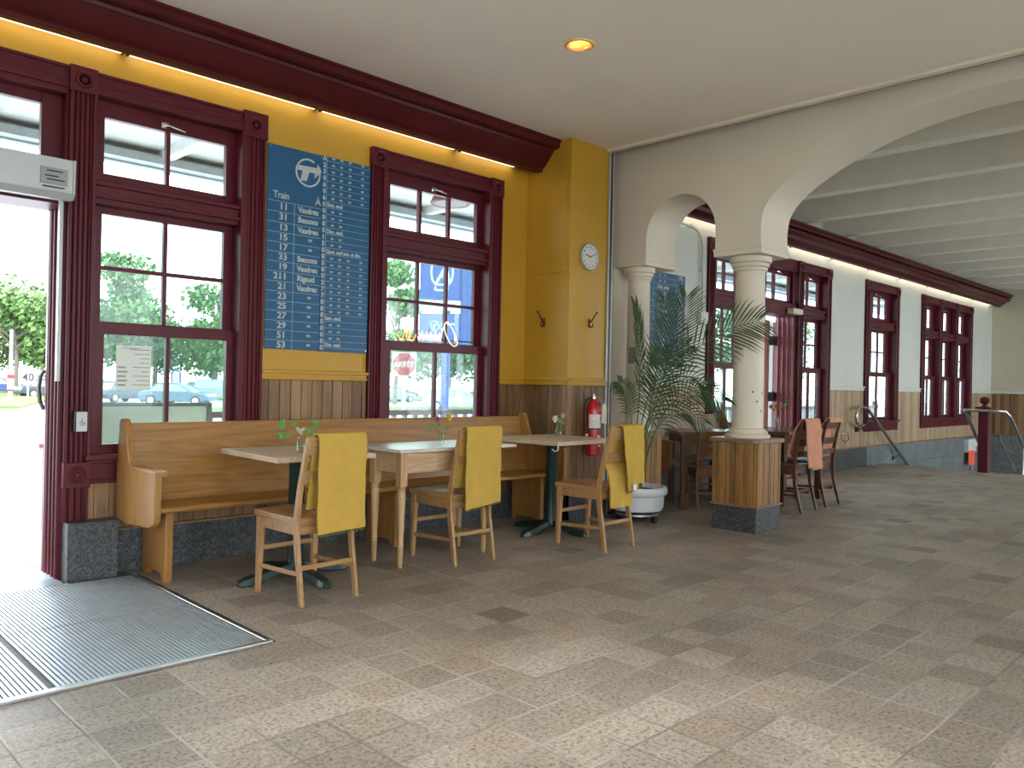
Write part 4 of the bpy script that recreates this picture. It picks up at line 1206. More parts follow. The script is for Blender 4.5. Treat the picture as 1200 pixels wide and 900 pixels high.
for i, (x, y, rz, l) in enumerate(dsp):
    o = dproto if i == 0 else copy_tree(dproto)
    o.location = (x, y, 0); o.rotation_euler.z = rz
    tag(o, l, 'chair', 'dark wooden chairs at the long table')
ac = make_chair('dining_chair', 'mchairz', 'mchairz')
ac.location = (6.82, 4.08, 0); ac.rotation_euler.z = -PI / 4; ac.scale = (1, 1, 0.875)
tag(ac, 'low amber brown wooden chair left of the boarded pedestal with no blanket', 'chair')

# ------------------------------------------------------------------ blankets
def cloth_strip(path, x0f, x1f, nx=14, seed=1, wav=0.004, thick=0.009, hem=None):
    """path: list of (y,z); x0f/x1f: functions of s in 0..1"""
    rnd = random.Random(seed)
    # resample the path
    P_ = [Vector((0, p[0], p[1])) for p in path]
    L = [0]
    for i in range(1, len(P_)): L.append(L[-1] + (P_[i] - P_[i - 1]).length)
    n = 46; pts = []
    for i in range(n + 1):
        s_ = L[-1] * i / n
        k = 1
        while k < len(L) - 1 and L[k] < s_: k += 1
        f = (s_ - L[k - 1]) / max(1e-6, L[k] - L[k - 1])
        pts.append(P_[k - 1].lerp(P_[k], f))
    ph = [rnd.uniform(0, 6) for _ in range(5)]
    vs = []; N_ = []
    for i, p in enumerate(pts):
        d = (pts[min(i + 1, n)] - pts[max(0, i - 1)]).normalized()
        nrm = Vector((0, -d.z, d.y))
        s_ = i / n
        for j in range(nx + 1):
            u = j / nx
            x = x0f(s_) + (x1f(s_) - x0f(s_)) * u
            fall = min(1.0, abs(p.z - 0.88) / 0.3)
            wv = wav * fall * (math.sin(u * 9 + ph[0] + s_ * 2) + 0.6 * math.sin(u * 17 + ph[1]) + 0.5 * math.sin(s_ * 12 + ph[2] + u * 3))
            q = p + nrm * wv
            vs.append(Vector((x + 0.002 * math.sin(s_ * 30 + ph[3]), q.y, q.z + (hem(u) if hem and i == n else 0)))); N_.append(nrm)
    m = MB()
    tot = len(vs)
    allv = [v + nn * thick / 2 for v, nn in zip(vs, N_)] + [v - nn * thick / 2 for v, nn in zip(vs, N_)]
    fc = []
    for i in range(n):
        for j in range(nx):
            a = i * (nx + 1) + j; b = a + 1; c = b + nx + 1; d = a + nx + 1
            fc += [(a, b, c, d), (tot + a, tot + d, tot + c, tot + b)]
    for j in range(nx):
        a = j; fc.append((a, tot + a, tot + a + 1, a + 1)); a = n * (nx + 1) + j; fc.append((a, a + 1, tot + a + 1, tot + a))
    for i in range(n):
        a = i * (nx + 1); fc.append((a, a + nx + 1, tot + a + nx + 1, tot + a)); a += nx; fc.append((a, tot + a, tot + a + nx + 1, a + nx + 1))
    m.add(allv, fc, True)
    return m, vs[-(nx + 1):], vs[:nx + 1], vs[::nx + 1]
def fringe_mb(edge, n, ln_, seed=2, side=None):
    rnd = random.Random(seed); m = MB()
    for i in range(n):
        u = (i + rnd.random()) / n * (len(edge) - 1); k = int(u); k = min(k, len(edge) - 2)
        p = edge[k].lerp(edge[k + 1], u - k)
        l = ln_ * rnd.uniform(0.5, 1.2)
        q = p + Vector((rnd.uniform(-1, 1) * 0.008, rnd.uniform(-1, 1) * 0.006, -l)) if side is None else p + Vector((side * l * 0.6, rnd.uniform(-1, 1) * 0.01, rnd.uniform(-1, 0.2) * l))
        m.tube([p, (p + q) / 2 + Vector((rnd.uniform(-1, 1) * 0.003, 0, 0)), q], 0.002, 4)
    return m
TOPY = -0.040
def drape_path(zr, zf):      # from the seat side up over the crest and down the rear
    return [(0.035, zf), (0.018, 0.62), (-0.006, 0.80), (-0.014, 0.885), (-0.022, 0.900), (-0.042, 0.903), (-0.062, 0.898), (-0.068, 0.88), (-0.060, 0.75), (-0.052, 0.60), (-0.050, zr)]
def blanket(chair, label, pieces, mat, fm, group, tagpos=None):
    t = thing('throw_blanket', label, 'blanket', chair.location, chair.rotation_euler.z, group)
    M0 = MB(); FR = []
    for i, (path, a, b, hem, seed, fr_) in enumerate(pieces):
        m, e1, e0, se = cloth_strip(path, a, b, seed=seed, hem=hem)
        M0.join(m)
        if fr_:
            FR.append(fringe_mb(e1, 90, 0.017, seed))
            FR.append(fringe_mb(se[24:], 40, 0.007, seed + 3, side=-1))
            if fr_ > 1: FR.append(fringe_mb(e0, 40, 0.012, seed + 1)); FR.append(fringe_mb(se[:16], 40, 0.010, seed + 2, side=-1))
    c = M0.build('cloth', mat, t, world=False)
    for F0 in FR: F0.build('fringe', fm, t, world=False)
    if tagpos:
        x, y, z = tagpos
        MB().box(x - 0.02, x + 0.02, y - 0.003, y, z - 0.02, z + 0.022).build('care_tag', 'white_pl', t, world=False)
    return t
lin = lambda a, b: (lambda s_: a + (b - a) * s_)
chs = [o for o in COL.objects if o.name.startswith('dining_chair') and o.parent is None]
blanket(proto, 'mustard blanket hanging straight down over the back of the chair nearest the door',
        [(drape_path(0.375, 0.50), lin(-0.135, -0.115), lin(0.165, 0.185), lambda u: 0.012 * u, 3, 2)], 'towel', 'fringe', 'mustard blankets on the dining chairs')
blanket(chs[1], 'mustard blanket over the back of the middle chair, its hem hanging slightly askew',
        [(drape_path(0.372, 0.50), lin(-0.155, -0.135), lin(0.145, 0.185), lambda u: 0.035 * u - 0.01, 5, 1)], 'towel', 'fringe', 'mustard blankets on the dining chairs')
pathA = [(-0.020, 0.895), (0.004, 0.80), (0.034, 0.72), (0.040, 0.64), (0.010, 0.60), (-0.02, 0.55), (-0.035, 0.45), (-0.04, 0.315)]
pathB = [(0.0, 0.80), (-0.010, 0.885), (-0.022, 0.902), (-0.042, 0.905), (-0.068, 0.896), (-0.078, 0.86), (-0.080, 0.7), (-0.082, 0.465)]
blanket(chs[2], 'folded mustard blanket with a white care tag on the chair beside the palm pot',
        [(pathA, lin(-0.15, -0.17), lin(0.16, 0.09), lambda u: 0.0, 8, 0), (pathB, lin(-0.10, -0.02), lin(0.165, 0.195), lambda u: 0.075 * u, 9, 0),
         ([(-0.062, 0.60), (-0.066, 0.50), (-0.068, 0.425)], lin(0.0, 0.0), lin(0.15, 0.14), lambda u: 0.03 * u, 12, 1)], 'towel', 'fringe', 'mustard blankets on the dining chairs', (0.055, -0.092, 0.455))
dpath = [(0.09, 0.56), (0.03, 0.80), (-0.02, 0.885), (-0.032, 0.905), (-0.05, 0.908), (-0.068, 0.900), (-0.075, 0.87), (-0.085, 0.6), (-0.092, 0.43)]
blanket(dproto, 'peach blanket hanging down the rear of the dark chair beside the boarded pedestal',
        [(dpath, lin(-0.20, -0.13), lin(0.14, 0.175), lambda u: 0.015 * math.sin(u * 6), 21, 0),
         ([(-0.02, 0.87), (-0.075, 0.80), (-0.07, 0.6), (-0.085, 0.41)], lin(-0.11, -0.04), lin(0.10, 0.12), lambda u: 0.0, 24, 0)], 'peach', 'fringe_p', 'peach blankets on the dark chairs')
blanket(chs[4] if len(chs) > 4 else dproto, 'peach blanket folded over the top of the furthest right dark chair',
        [([(0.08, 0.50), (0.03, 0.80), (-0.02, 0.885), (-0.032, 0.905), (-0.05, 0.908), (-0.06, 0.902), (-0.064, 0.86)], lin(-0.20, -0.15), lin(0.19, 0.165), lambda u: 0.0, 31, 0)], 'peach', 'fringe_p', 'peach blankets on the dark chairs')

# ------------------------------------------------------------------ tables
def pedestal_table(cx, cy, hx, hy, rz, label, topm, hook=False):
    t = thing('pedestal_table', label, 'table', (cx, cy, 0), rz, 'small cafe tables with dark green bases')
    MB().box(-hx, hx, -hy, hy, 0.727, 0.757).build('table_top', topm, t, world=False, bevel=0.003)
    MB().lathe([(0.0, 0.06), (0.055, 0.06), (0.050, 0.10), (0.0465, 0.13), (0.0465, 0.70), (0.055, 0.715), (0.055, 0.727)], n=28).build('column', 'green_iron', t, world=False)
    MB().bar((-0.22, 0, 0.717), (0.22, 0, 0.717), 0.05, 0.02).bar((0, -0.22, 0.716), (0, 0.22, 0.716), 0.05, 0.02, up=(0, 0, 1)).build('top_bracket', 'green_iron', t, world=False)
    for k in range(4):
        a = k * PI / 2 + 0.05
        d = Vector((math.cos(a), math.sin(a), 0)); r = Vector((-d.y, d.x, 0))
        m = MB(); vs = []
        sec = [(0.0, 0.06, 0.038, 0.105), (0.10, 0.045, 0.036, 0.085), (0.22, 0.012, 0.036, 0.062), (0.30, 0.004, 0.038, 0.05), (0.345, 0.0, 0.032, 0.038), (0.365, 0.0, 0.018, 0.018)]
        for (s_, z0, w_, z1) in sec:
            for (i, z) in ((-1, z0), (1, z0), (0.75, z1), (-0.75, z1)): vs.append(d * s_ + r * (i * w_) + Vector((0, 0, z)))
        n = len(sec); fc = [(0, 3, 2, 1), (4 * n - 4, 4 * n - 3, 4 * n - 2, 4 * n - 1)]
        for i in range(n - 1):
            for j in range(4): fc.append((4 * i + j, 4 * i + (j + 1) % 4, 4 * i + 4 + (j + 1) % 4, 4 * i + 4 + j))
        m.add(vs, fc).build('foot', 'green_iron', t, world=False, bevel=0.006)
    if hook:
        MB().tube([(-hx + 0.10, -0.28, 0.727), (-hx + 0.10, -0.28, 0.69), (-hx + 0.10, -0.25, 0.675), (-hx + 0.10, -0.22, 0.69)], 0.006, 8).build('bag_hook', 'white_pl', t, world=False)
    return t
pedestal_table(2.475, 4.31, 0.315, 0.36, -0.03, 'small square table nearest the door with a dark green iron pedestal base', 'plank')
pedestal_table(4.80, 4.37, 0.365, 0.36, 0.05, 'pale plank topped pedestal table in the corner below the clock', 'plank', True)

t2 = thing('farm_table', 'old pine table with turned legs and a drawer, in the middle of the row', 'table', (3.5, 4.27, 0))
MB().box(3.03, 4.06, 4.035, 4.56, 0.735, 0.757).build('table_top', 'planktop', t2, bevel=0.003)
MB().box(3.105, 3.825, 4.085, 4.105, 0.60, 0.735).box(3.105, 3.825, 4.37, 4.39, 0.60, 0.735).box(3.08, 3.10, 4.10, 4.38, 0.60, 0.735).box(3.83, 3.85, 4.10, 4.38, 0.60, 0.735).build('apron', 'pine', t2, bevel=0.002)
dr = MB().box(3.37, 3.70, 4.078, 4.087, 0.615, 0.715).build('drawer', 'pine', t2, bevel=0.003)
MB().tube([(3.53, 4.078, 0.665), (3.53, 4.06, 0.665)], [0.008, 0.014], 12).build('knob', 'dchairz', dr)
for (x, y) in ((3.095, 4.10), (3.095, 4.385), (3.83, 4.12), (3.83, 4.385)):
    m = MB().box(x - 0.027, x + 0.027, y - 0.027, y + 0.027, 0.52, 0.735)
    m.lathe([(0.012, 0.0), (0.016, 0.02), (0.019, 0.13), (0.022, 0.135), (0.018, 0.15), (0.021, 0.155), (0.0185, 0.165), (0.022, 0.25), (0.027, 0.42), (0.0285, 0.47), (0.024, 0.485), (0.029, 0.495), (0.022, 0.50), (0.026, 0.51), (0.03, 0.52)], (x, y, 0), 18)
    m.build('leg', 'pinez', t2, bevel=0.0015)

t4 = thing('dining_table', 'dark polished table in the far room with the peach blanket chairs pushed up to it', 'table', (8.19, 4.13, 0))
def round_rect(x0, x1, y0, y1, r):
    pts = []
    for (cx_, cy_, a0) in ((x1 - r, y1 - r, 0), (x0 + r, y1 - r, PI / 2), (x0 + r, y0 + r, PI), (x1 - r, y0 + r, 1.5 * PI)):
        for i in range(7):
            a = a0 + PI / 2 * i / 6; pts.append((cx_ + r * math.cos(a), cy_ + r * math.sin(a)))
    return pts
MB().prism(round_rect(7.66, 8.72, 3.76, 4.46, 0.05), 'z', 0.725, 0.757).build('table_top', 'dtable', t4, bevel=0.004)
MB().box(7.72, 8.62, 3.83, 3.85, 0.64, 0.725).box(7.72, 8.62, 4.38, 4.40, 0.64, 0.725).box(7.72, 7.74, 3.84, 4.39, 0.64, 0.725).box(8.60, 8.62, 3.84, 4.39, 0.64, 0.725).build('apron', 'dtable', t4)
for (x, y) in ((7.74, 4.36), (8.57, 3.86), (7.74, 3.86), (8.57, 4.36)):
    MB().box(x - 0.032, x + 0.032, y - 0.032, y + 0.032, 0, 0.725).build('leg', 'dchairz', t4, bevel=0.004)
t5 = thing('dining_table', 'dark polished square table turned cornerwise behind the low amber chair', 'table', (7.10, 4.36, 0), PI / 4)
MB().prism(round_rect(-0.36, 0.36, -0.36, 0.36, 0.03), 'z', 0.727, 0.757).build('table_top', 'dtable', t5, world=False, bevel=0.003)
MB().box(-0.31, 0.31, -0.31, -0.29, 0.65, 0.727).box(-0.31, 0.31, 0.29, 0.31, 0.65, 0.727).box(-0.31, -0.29, -0.3, 0.3, 0.65, 0.727).box(0.29, 0.31, -0.3, 0.3, 0.65, 0.727).build('apron', 'dtable', t5, world=False)
for (x, y) in ((-0.29, -0.29), (0.29, -0.29), (-0.29, 0.29), (0.29, 0.29)):
    MB().box(x - 0.028, x + 0.028, y - 0.028, y + 0.028, 0, 0.727).build('leg', 'dchairz', t5, world=False, bevel=0.004)
# ------------------------------------------------------------------ vases with flowers
def petal_flower(m, c, r, n=6, tilt=0.4, z=0.5):
    for k in range(n):
        a = 2 * PI * k / n
        d = Vector((math.cos(a), math.sin(a), tilt)); s_ = Vector((-math.sin(a), math.cos(a), 0))
        p0 = Vector(c); p1 = p0 + d * r * 0.55 + s_ * r * 0.32; p2 = p0 + d * r + Vector((0, 0, r * 0.2)); p3 = p0 + d * r * 0.55 - s_ * r * 0.32
        m.add([p0, p1, p2, p3], [(0, 1, 2, 3)])
        m.add([p0 + Vector((0, 0, 0.0015)), p1 + Vector((0, 0, 0.0015)), p2 + Vector((0, 0, 0.0015)), p3 + Vector((0, 0, 0.0015))], [(3, 2, 1, 0)])
def leafy(m, c, d, l, w_):
    d = Vector(d).normalized(); tilt = random.uniform(-0.5, 0.5)
    s_ = d.cross(Vector((0.704, 0.71, tilt))).normalized(); u = d.cross(s_).normalized(); p = Vector(c); l = l * 1.15; w_ = w_ * 1.25
    a = [p, p + d * l * 0.4 + s_ * w_ * 0.5 + u * 0.002, p + d * l, p + d * l * 0.4 - s_ * w_ * 0.5 + u * 0.002, p + d * l * 0.5 + u * w_ * 0.15]
    m.add(a, [(0, 1, 4), (1, 2, 4), (2, 3, 4), (3, 0, 4)])
rgt = Vector((0.71, -0.704, 0))     # direction that runs along the row, seen from the room
def vase(loc, label, stems, jar_h=0.085, jar_r=0.03, leaves=(), flowers=()):
    t = thing('flower_vase', label, 'vase', loc)
    r_, h_ = jar_r, jar_h
    MB().lathe([(r_ * 0.85, 0.0), (r_, 0.006), (r_, h_ * 0.62), (r_ * 0.72, h_ * 0.78), (r_ * 0.66, h_ * 0.86), (r_ * 0.76, h_ * 0.98), (r_ * 0.76, h_), (r_ * 0.70, h_), (r_ * 0.62, h_ * 0.86), (r_ * 0.68, h_ * 0.78), (r_ * 0.93, h_ * 0.6), (r_ * 0.93, 0.01), (0.0, 0.01)], n=22).build('jar', 'jar', t, world=False)
    ms = MB()
    for (a, b, h) in stems:
        top_ = rgt * a + Vector((0.3 * a, 0.3 * a, 0)) * 0 + Vector((b, b, 0)) * 0.7 + Vector((0, 0, h))
        ms.tube([(0.0 + a * 0.05, 0, 0.015), tuple(top_ * 0.45 + Vector((0, 0, 0.01))), tuple(top_)], 0.0016, 5)
    ms.build('stems', 'leaf2', t, world=False)
    if leaves:
        ml = MB()
        for (a, b, h, da, dz_, l, w_) in leaves:
            leafy(ml, rgt * a + Vector((b, b, 0)) * 0.7 + Vector((0, 0, h)), rgt * da + Vector((0, 0, dz_)), l, w_)
        ml.build('leaves', 'leaf2', t, world=False)
    for (a, b, h, r2, mat_, n_) in flowers:
        mf = MB(); c = rgt * a + Vector((b, b, 0)) * 0.7 + Vector((0, 0, h))
        petal_flower(mf, c, r2, n_, 0.7); petal_flower(mf, c + Vector((0, 0, r2 * 0.25)), r2 * 0.7, n_, 1.6)
        mf.lathe([(0, -r2 * 0.3), (r2 * 0.35, -r2 * 0.1), (r2 * 0.4, r2 * 0.2), (0, r2 * 0.45)], tuple(c), 8)
        mf.build('flower', mat_, t, world=False)
    return t
M['pink_f'] = plain('magenta_petal', (0.45, 0.05, 0.30), 0.6, var=0.2)
M['yel_f'] = plain('yellow_petal', (0.75, 0.50, 0.08), 0.6, var=0.1)
M['wht_f'] = plain('ivory_petal', (0.75, 0.72, 0.60), 0.6, var=0.05)
M['lil_f'] = plain('lilac_petal', (0.62, 0.42, 0.60), 0.6, var=0.1)
M['org_f'] = plain('orange_petal', (0.55, 0.20, 0.05), 0.6, var=0.2)
vase((2.455, 4.24, 0.757), 'small glass jar with trailing green leaves on the table nearest the door', [(-0.10, 0, 0.15), (-0.05, 0.02, 0.14), (0.06, 0, 0.14), (0.09, 0, 0.17), (0.0, 0, 0.10)], 0.085, 0.028,
     leaves=[(-0.09, 0, 0.15, -1, 0.1, 0.05, 0.045), (-0.12, 0, 0.155, 0.3, 0.5, 0.04, 0.035), (-0.10, 0, 0.10, -1, -0.3, 0.045, 0.04), (-0.06, 0, 0.11, -0.8, -0.4, 0.05, 0.04), (-0.06, 0, 0.15, 0.8, 0.5, 0.04, 0.035), (0.05, 0, 0.13, 1, 0.6, 0.04, 0.02), (0.07, 0, 0.15, 1, 0.2, 0.05, 0.018), (0.08, 0, 0.14, 0.6, 1, 0.05, 0.02), (0.05, 0, 0.10, 0.9, 0.4, 0.05, 0.02), (0.09, 0, 0.17, -0.7, 0.5, 0.04, 0.018), (0.06, 0, 0.12, -0.8, 0.6, 0.04, 0.02), (0.03, 0, 0.10, -0.5, 1, 0.045, 0.02)],
     flowers=[(0.0, 0, 0.105, 0.022, 'wht_f', 8), (-0.02, 0, 0.125, 0.014, 'wht_f', 7), (0.015, 0, 0.125, 0.013, 'wht_f', 7)])
vase((3.60, 4.33, 0.757), 'small glass jar with one yellow and one magenta flower on the pine table', [(-0.03, 0, 0.15), (0.05, 0, 0.16), (-0.05, 0, 0.12)], 0.10, 0.026,
     leaves=[(-0.03, 0, 0.12, -1, 0.2, 0.045, 0.03), (-0.05, 0, 0.12, -0.6, -0.6, 0.05, 0.02), (-0.02, 0, 0.12, 0.4, 0.7, 0.03, 0.02), (0.03, 0, 0.10, 1, 0.2, 0.03, 0.02)],
     flowers=[(-0.025, 0, 0.155, 0.024, 'pink_f', 8), (0.062, 0, 0.165, 0.034, 'yel_f', 6)])
vase((4.93, 4.42, 0.757), 'small glass jar with an ivory and a lilac flower on the corner table', [(-0.02, 0, 0.13), (0.03, 0, 0.15)], 0.088, 0.03,
     leaves=[(0.0, 0, 0.11, 0.4, 0.8, 0.035, 0.025), (0.02, 0, 0.11, 1, 0.5, 0.03, 0.025), (0.015, 0, 0.13, -0.4, 0.5, 0.03, 0.02)],
     flowers=[(-0.03, 0, 0.125, 0.034, 'wht_f', 6), (0.035, 0, 0.155, 0.026, 'lil_f', 10)])
vase((8.05, 4.10, 0.757), 'slim glass bottle with orange flowers on the long dark table', [(-0.05, 0, 0.22), (0.0, 0, 0.24), (0.07, 0, 0.28)], 0.14, 0.028,
     leaves=[(0.0, 0, 0.2, -1, 0.5, 0.05, 0.03), (0.02, 0, 0.22, 1, 0.5, 0.05, 0.03), (0.07, 0, 0.26, 0.8, 0.3, 0.05, 0.03)],
     flowers=[(-0.06, 0, 0.225, 0.03, 'org_f', 8), (0.0, 0, 0.235, 0.03, 'org_f', 8), (0.03, 0, 0.215, 0.028, 'org_f', 8), (0.09, 0, 0.29, 0.026, 'leaf2', 8)])

# ------------------------------------------------------------------ potted palm
pp = thing('potted_palm', 'tall potted palm in a round white pot on a wheeled stand', 'plant', (5.78, 4.235, 0))
PC = Vector((5.78, 4.235, 0))
potp = MB().lathe([(0.0, 0.095), (0.18, 0.095), (0.215, 0.108), (0.231, 0.14), (0.235, 0.235), (0.252, 0.243), (0.262, 0.262), (0.262, 0.29), (0.25, 0.312), (0.23, 0.312), (0.215, 0.28), (0.21, 0.26)], tuple(PC), 48, caps=False)
potp = potp.build('pot', 'pot', pp)
MB().lathe([(0.212, 0.27), (0.15, 0.282), (0.0, 0.29)], tuple(PC), 24).build('soil', 'soil', pp)
MB().lathe([(0.0, 0.065), (0.19, 0.065), (0.19, 0.08), (0.0, 0.08)], tuple(PC), 32).build('stand', 'alu', pp)
for k in range(4):
    a = k * PI / 2 + 0.15
    c = PC + Vector((0.17 * math.cos(a), 0.17 * math.sin(a), 0.03))
    MB().tube([c + Vector((0, -0.014, 0)), c + Vector((0, 0.014, 0))], 0.03, 14).tube([c, c + Vector((0, 0, 0.04))], 0.01, 8).build('caster', 'rubber', pp)
upv = Vector((0, 0, 1)); back = Vector((0.704, 0.71, 0))
def frond(path, n, lmax, seed, droop=0.35, side='both', fan=0.9, w_=0.012):
    """path in (right, depth, z) relative to the pot centre"""
    rnd = random.Random(seed)
    P_ = [PC + rgt * a + back * b + upv * c for (a, b, c) in path]
    def ev(s_):
        k = s_ * (len(P_) - 1); i = min(int(k), len(P_) - 2); f = k - i
        p0 = P_[max(0, i - 1)]; p1 = P_[i]; p2 = P_[i + 1]; p3 = P_[min(len(P_) - 1, i + 2)]
        return 0.5 * ((2 * p1) + (p2 - p0) * f + (2 * p0 - 5 * p1 + 4 * p2 - p3) * f * f + (3 * p1 - p0 - 3 * p2 + p3) * f ** 3)
    st_ = MB()
    pts = [ev(i / 24) for i in range(25)]
    st_.tube(pts, [0.007 * (1 - 0.85 * i / 24) + 0.0008 for i in range(25)], 6)
    lf_ = MB()
    s0 = 0.42
    for i in range(n):
        s_ = s0 + (1 - s0) * (i + 0.5) / n
        p = ev(s_); d = (ev(min(1, s_ + 0.02)) - ev(max(0, s_ - 0.02))).normalized()
        f = (s_ - s0) / (1 - s0)
        l = lmax * (0.45 + 0.9 * math.sin(PI * min(1, (f * 0.80 + 0.14)))) * 0.75
        perp = d.cross(back)
        if perp.length < 0.2: perp = d.cross(rgt)
        perp.normalize()
        for sg_ in (-1, 1):
            if side == 'l' and sg_ > 0: continue
            if side == 'r' and sg_ < 0: continue
            dd = (perp * sg_ * fan + d * (0.55 + 0.75 * f) + back * rnd.uniform(-0.3, 0.3)).normalized()
            ll = l * rnd.uniform(0.85, 1.1)
            q = [p, p + dd * ll * 0.35, p + dd * ll * 0.7 - upv * ll * droop * 0.16, p + dd * ll - upv * ll * droop * 0.5]
            sv = dd.cross(back + upv * 0.3).normalized() * w_ * 0.5
            tw = back * 0.002
            lf_.add([q[0] + sv * 0.3, q[0] - sv * 0.3, q[1] + sv, q[1] - sv, q[2] + sv * 0.8, q[2] - sv * 0.8, q[3]], [(0, 1, 3, 2), (2, 3, 5, 4), (4, 5, 6)])
    fr_ = st_.build('frond', 'stem', pp)
    lf_.build('leaflets', 'leaf', fr_)
frond([(0.02, 0, 0.28), (0.05, -0.03, 0.7), (0.14, -0.10, 1.05), (0.30, -0.20, 1.40), (0.52, -0.32, 1.58), (0.71, -0.42, 1.69), (0.89, -0.50, 1.74)], 23, 0.36, 1, 0.3, w_=0.014)
frond([(0.0, 0, 0.28), (0.03, 0.02, 0.7), (0.14, 0.04, 1.05), (0.26, 0.06, 1.40), (0.36, 0.08, 1.72), (0.42, 0.08, 2.0)], 34, 0.36, 2, 0.1, fan=0.8)
frond([(0.0, 0, 0.28), (0.0, -0.02, 0.7), (0.06, -0.04, 1.05), (0.16, -0.06, 1.40), (0.22, -0.08, 1.70), (0.20, -0.08, 1.95)], 26, 0.30, 3, 0.15, fan=0.7)
frond([(-0.02, 0, 0.28), (-0.02, 0, 0.7), (0.0, 0.0, 1.1), (0.0, 0.0, 1.45), (-0.02, 0, 1.72), (-0.05, 0, 1.90)], 22, 0.20, 4, 0.0, fan=0.25)
frond([(-0.03, 0, 0.28), (-0.05, 0, 0.65), (-0.07, -0.02, 0.90), (-0.09, -0.03, 1.06), (-0.13, -0.04, 1.16), (-0.19, -0.05, 1.22)], 20, 0.17, 5, 0.6)
frond([(0.03, 0, 0.28), (0.08, -0.05, 0.62), (0.20, -0.10, 0.95), (0.34, -0.18, 1.12), (0.50, -0.26, 1.16), (0.64, -0.32, 1.08)], 22, 0.26, 6, 0.9)
frond([(0.02, 0, 0.28), (0.05, -0.05, 0.6), (0.12, -0.10, 0.9), (0.24, -0.16, 1.15), (0.40, -0.2, 1.28), (0.55, -0.22, 1.20)], 20, 0.26, 7, 0.9)
frond([(0.0, 0, 0.28), (0.04, 0.05, 0.6), (0.10, 0.10, 0.9), (0.18, 0.16, 1.25), (0.30, 0.1, 1.46), (0.44, 0.08, 1.56)], 26, 0.26, 8, 0.5)
frond([(0.0, 0, 0.28), (0.03, -0.05, 0.6), (0.06, -0.08, 0.85), (0.12, -0.14, 1.10), (0.16, -0.18, 1.32), (0.14, -0.2, 1.48)], 22, 0.28, 9, 0.4)
frond([(0.0, 0, 0.28), (0.06, -0.02, 0.55), (0.14, -0.04, 0.78), (0.26, -0.06, 0.95), (0.40, -0.08, 0.98), (0.55, -0.10, 0.88)], 16, 0.22, 10, 0.9)
stm = MB()
for k in range(6):
    a = k * 1.05
    stm.tube([PC + Vector((0.03 * math.cos(a), 0.03 * math.sin(a), 0.27)), PC + Vector((0.022 * math.cos(a), 0.022 * math.sin(a), 0.45)), PC + rgt * 0.03 + Vector((0.018 * math.cos(a), 0.018 * math.sin(a), 0.66))], [0.016, 0.012, 0.007], 8)
stm.build('stalks', 'stem', pp)

# ------------------------------------------------------------------ conduit in the far room
cd = thing('conduit', 'thin painted metal conduit curving down the far cream wall beside the window', 'pipe', (8.1, 5.09, 2.0))
MB().tube([(7.0, 5.085, 3.055), (7.45, 5.085, 3.045), (7.85, 5.085, 3.03), (7.98, 5.085, 3.005), (8.07, 5.085, 2.94), (8.11, 5.085, 2.84), (8.13, 5.085, 2.5), (8.135, 5.085, 2.06)], 0.016, 10).build('pipe', 'cream', cd)
MB().box(8.06, 8.21, 5.05, 5.119, 1.93, 2.07).build('junction_box', 'cream', cd, bevel=0.004)
for (x, z) in ((7.85, 3.03), (8.13, 2.55)): MB().box(x - 0.028, x + 0.028, 5.065, 5.12, z - 0.012, z + 0.012).build('clamp', 'cream', cd)

md = thing('wall_medallion', 'small round ornamental medallion on the far wall above the second blue sign', 'ornament', (7.43, 5.10, 2.60))
mdX = Matrix.Translation((7.43, 5.12, 2.685)) @ Matrix.Rotation(PI / 2, 4, 'X')
MB().lathe([(0.075, 0.0), (0.085, 0.012), (0.075, 0.022), (0.062, 0.014), (0.045, 0.02), (0.03, 0.012), (0.0, 0.018)], (0, 0, 0), 20).xf(mdX).build('disc', 'label_grey', md)
for k_ in range(8):
    a_r = k_ * PI / 4
    MB().lathe([(0.0, 0.028), (0.008, 0.025), (0.012, 0.016), (0.01, 0.01)], (0.062 * math.cos(a_r), 0.062 * math.sin(a_r), 0), 8).xf(mdX).build('boss', 'box_grey', md)

# ------------------------------------------------------------------ handrails, newel
h1 = thing('handrail', 'curved steel handrail on the far wall beside the single window, leading down the stair', 'handrail', (13.2, 4.99, 0.3))
yy = 4.985
h1p = [(12.62, yy, 0.66), (12.50, yy, 0.655), (12.38, yy, 0.70), (12.33, yy, 0.79), (12.36, yy, 0.88), (12.47, yy, 0.935), (12.66, yy, 0.935), (12.80, yy, 0.90), (13.4, yy, 0.57), (14.3, yy, 0.07), (15.4, yy, -0.55), (16.2, yy, -1.0)]
MB().tube(h1p, 0.024, 12).build('rail', 'steel', h1)
for (x, z) in ((12.62, 0.66), (14.1, 0.14), (15.6, -0.66)):
    MB().tube([(x, yy, z), (x, yy + 0.03, z - 0.06), (x, 5.075, z - 0.07)], 0.010, 8).tube([(x, 5.06, z - 0.07), (x, 5.10, z - 0.07)], 0.04, 12).build('bracket', 'rail_edge', h1)
nw = thing('newel_post', 'square maroon newel post with a ball finial at the top of the stair', 'post', (13.62, 3.58, 0))
nx_, ny_ = 13.62, 3.58
MB().box(nx_ - 0.07, nx_ + 0.07, ny_ - 0.07, ny_ + 0.07, 0, 0.96).build('shaft', 'maroon', nw, bevel=0.006)
MB().box(nx_ - 0.105, nx_ + 0.105, ny_ - 0.105, ny_ + 0.105, 0.96, 0.99).build('cap', 'maroon', nw, bevel=0.006)
MB().lathe([(0.0, 0.99), (0.05, 0.99), (0.045, 1.01), (0.025, 1.02), (0.03, 1.03), (0.062, 1.05), (0.075, 1.085), (0.062, 1.12), (0.03, 1.14), (0, 1.143)], (nx_, ny_, 0), 24).build('ball_finial', 'maroon', nw)
h2 = thing('handrail', 'steel handrail bolted round the newel post, sloping down to the right', 'handrail', (13.7, 3.5, 0.5))
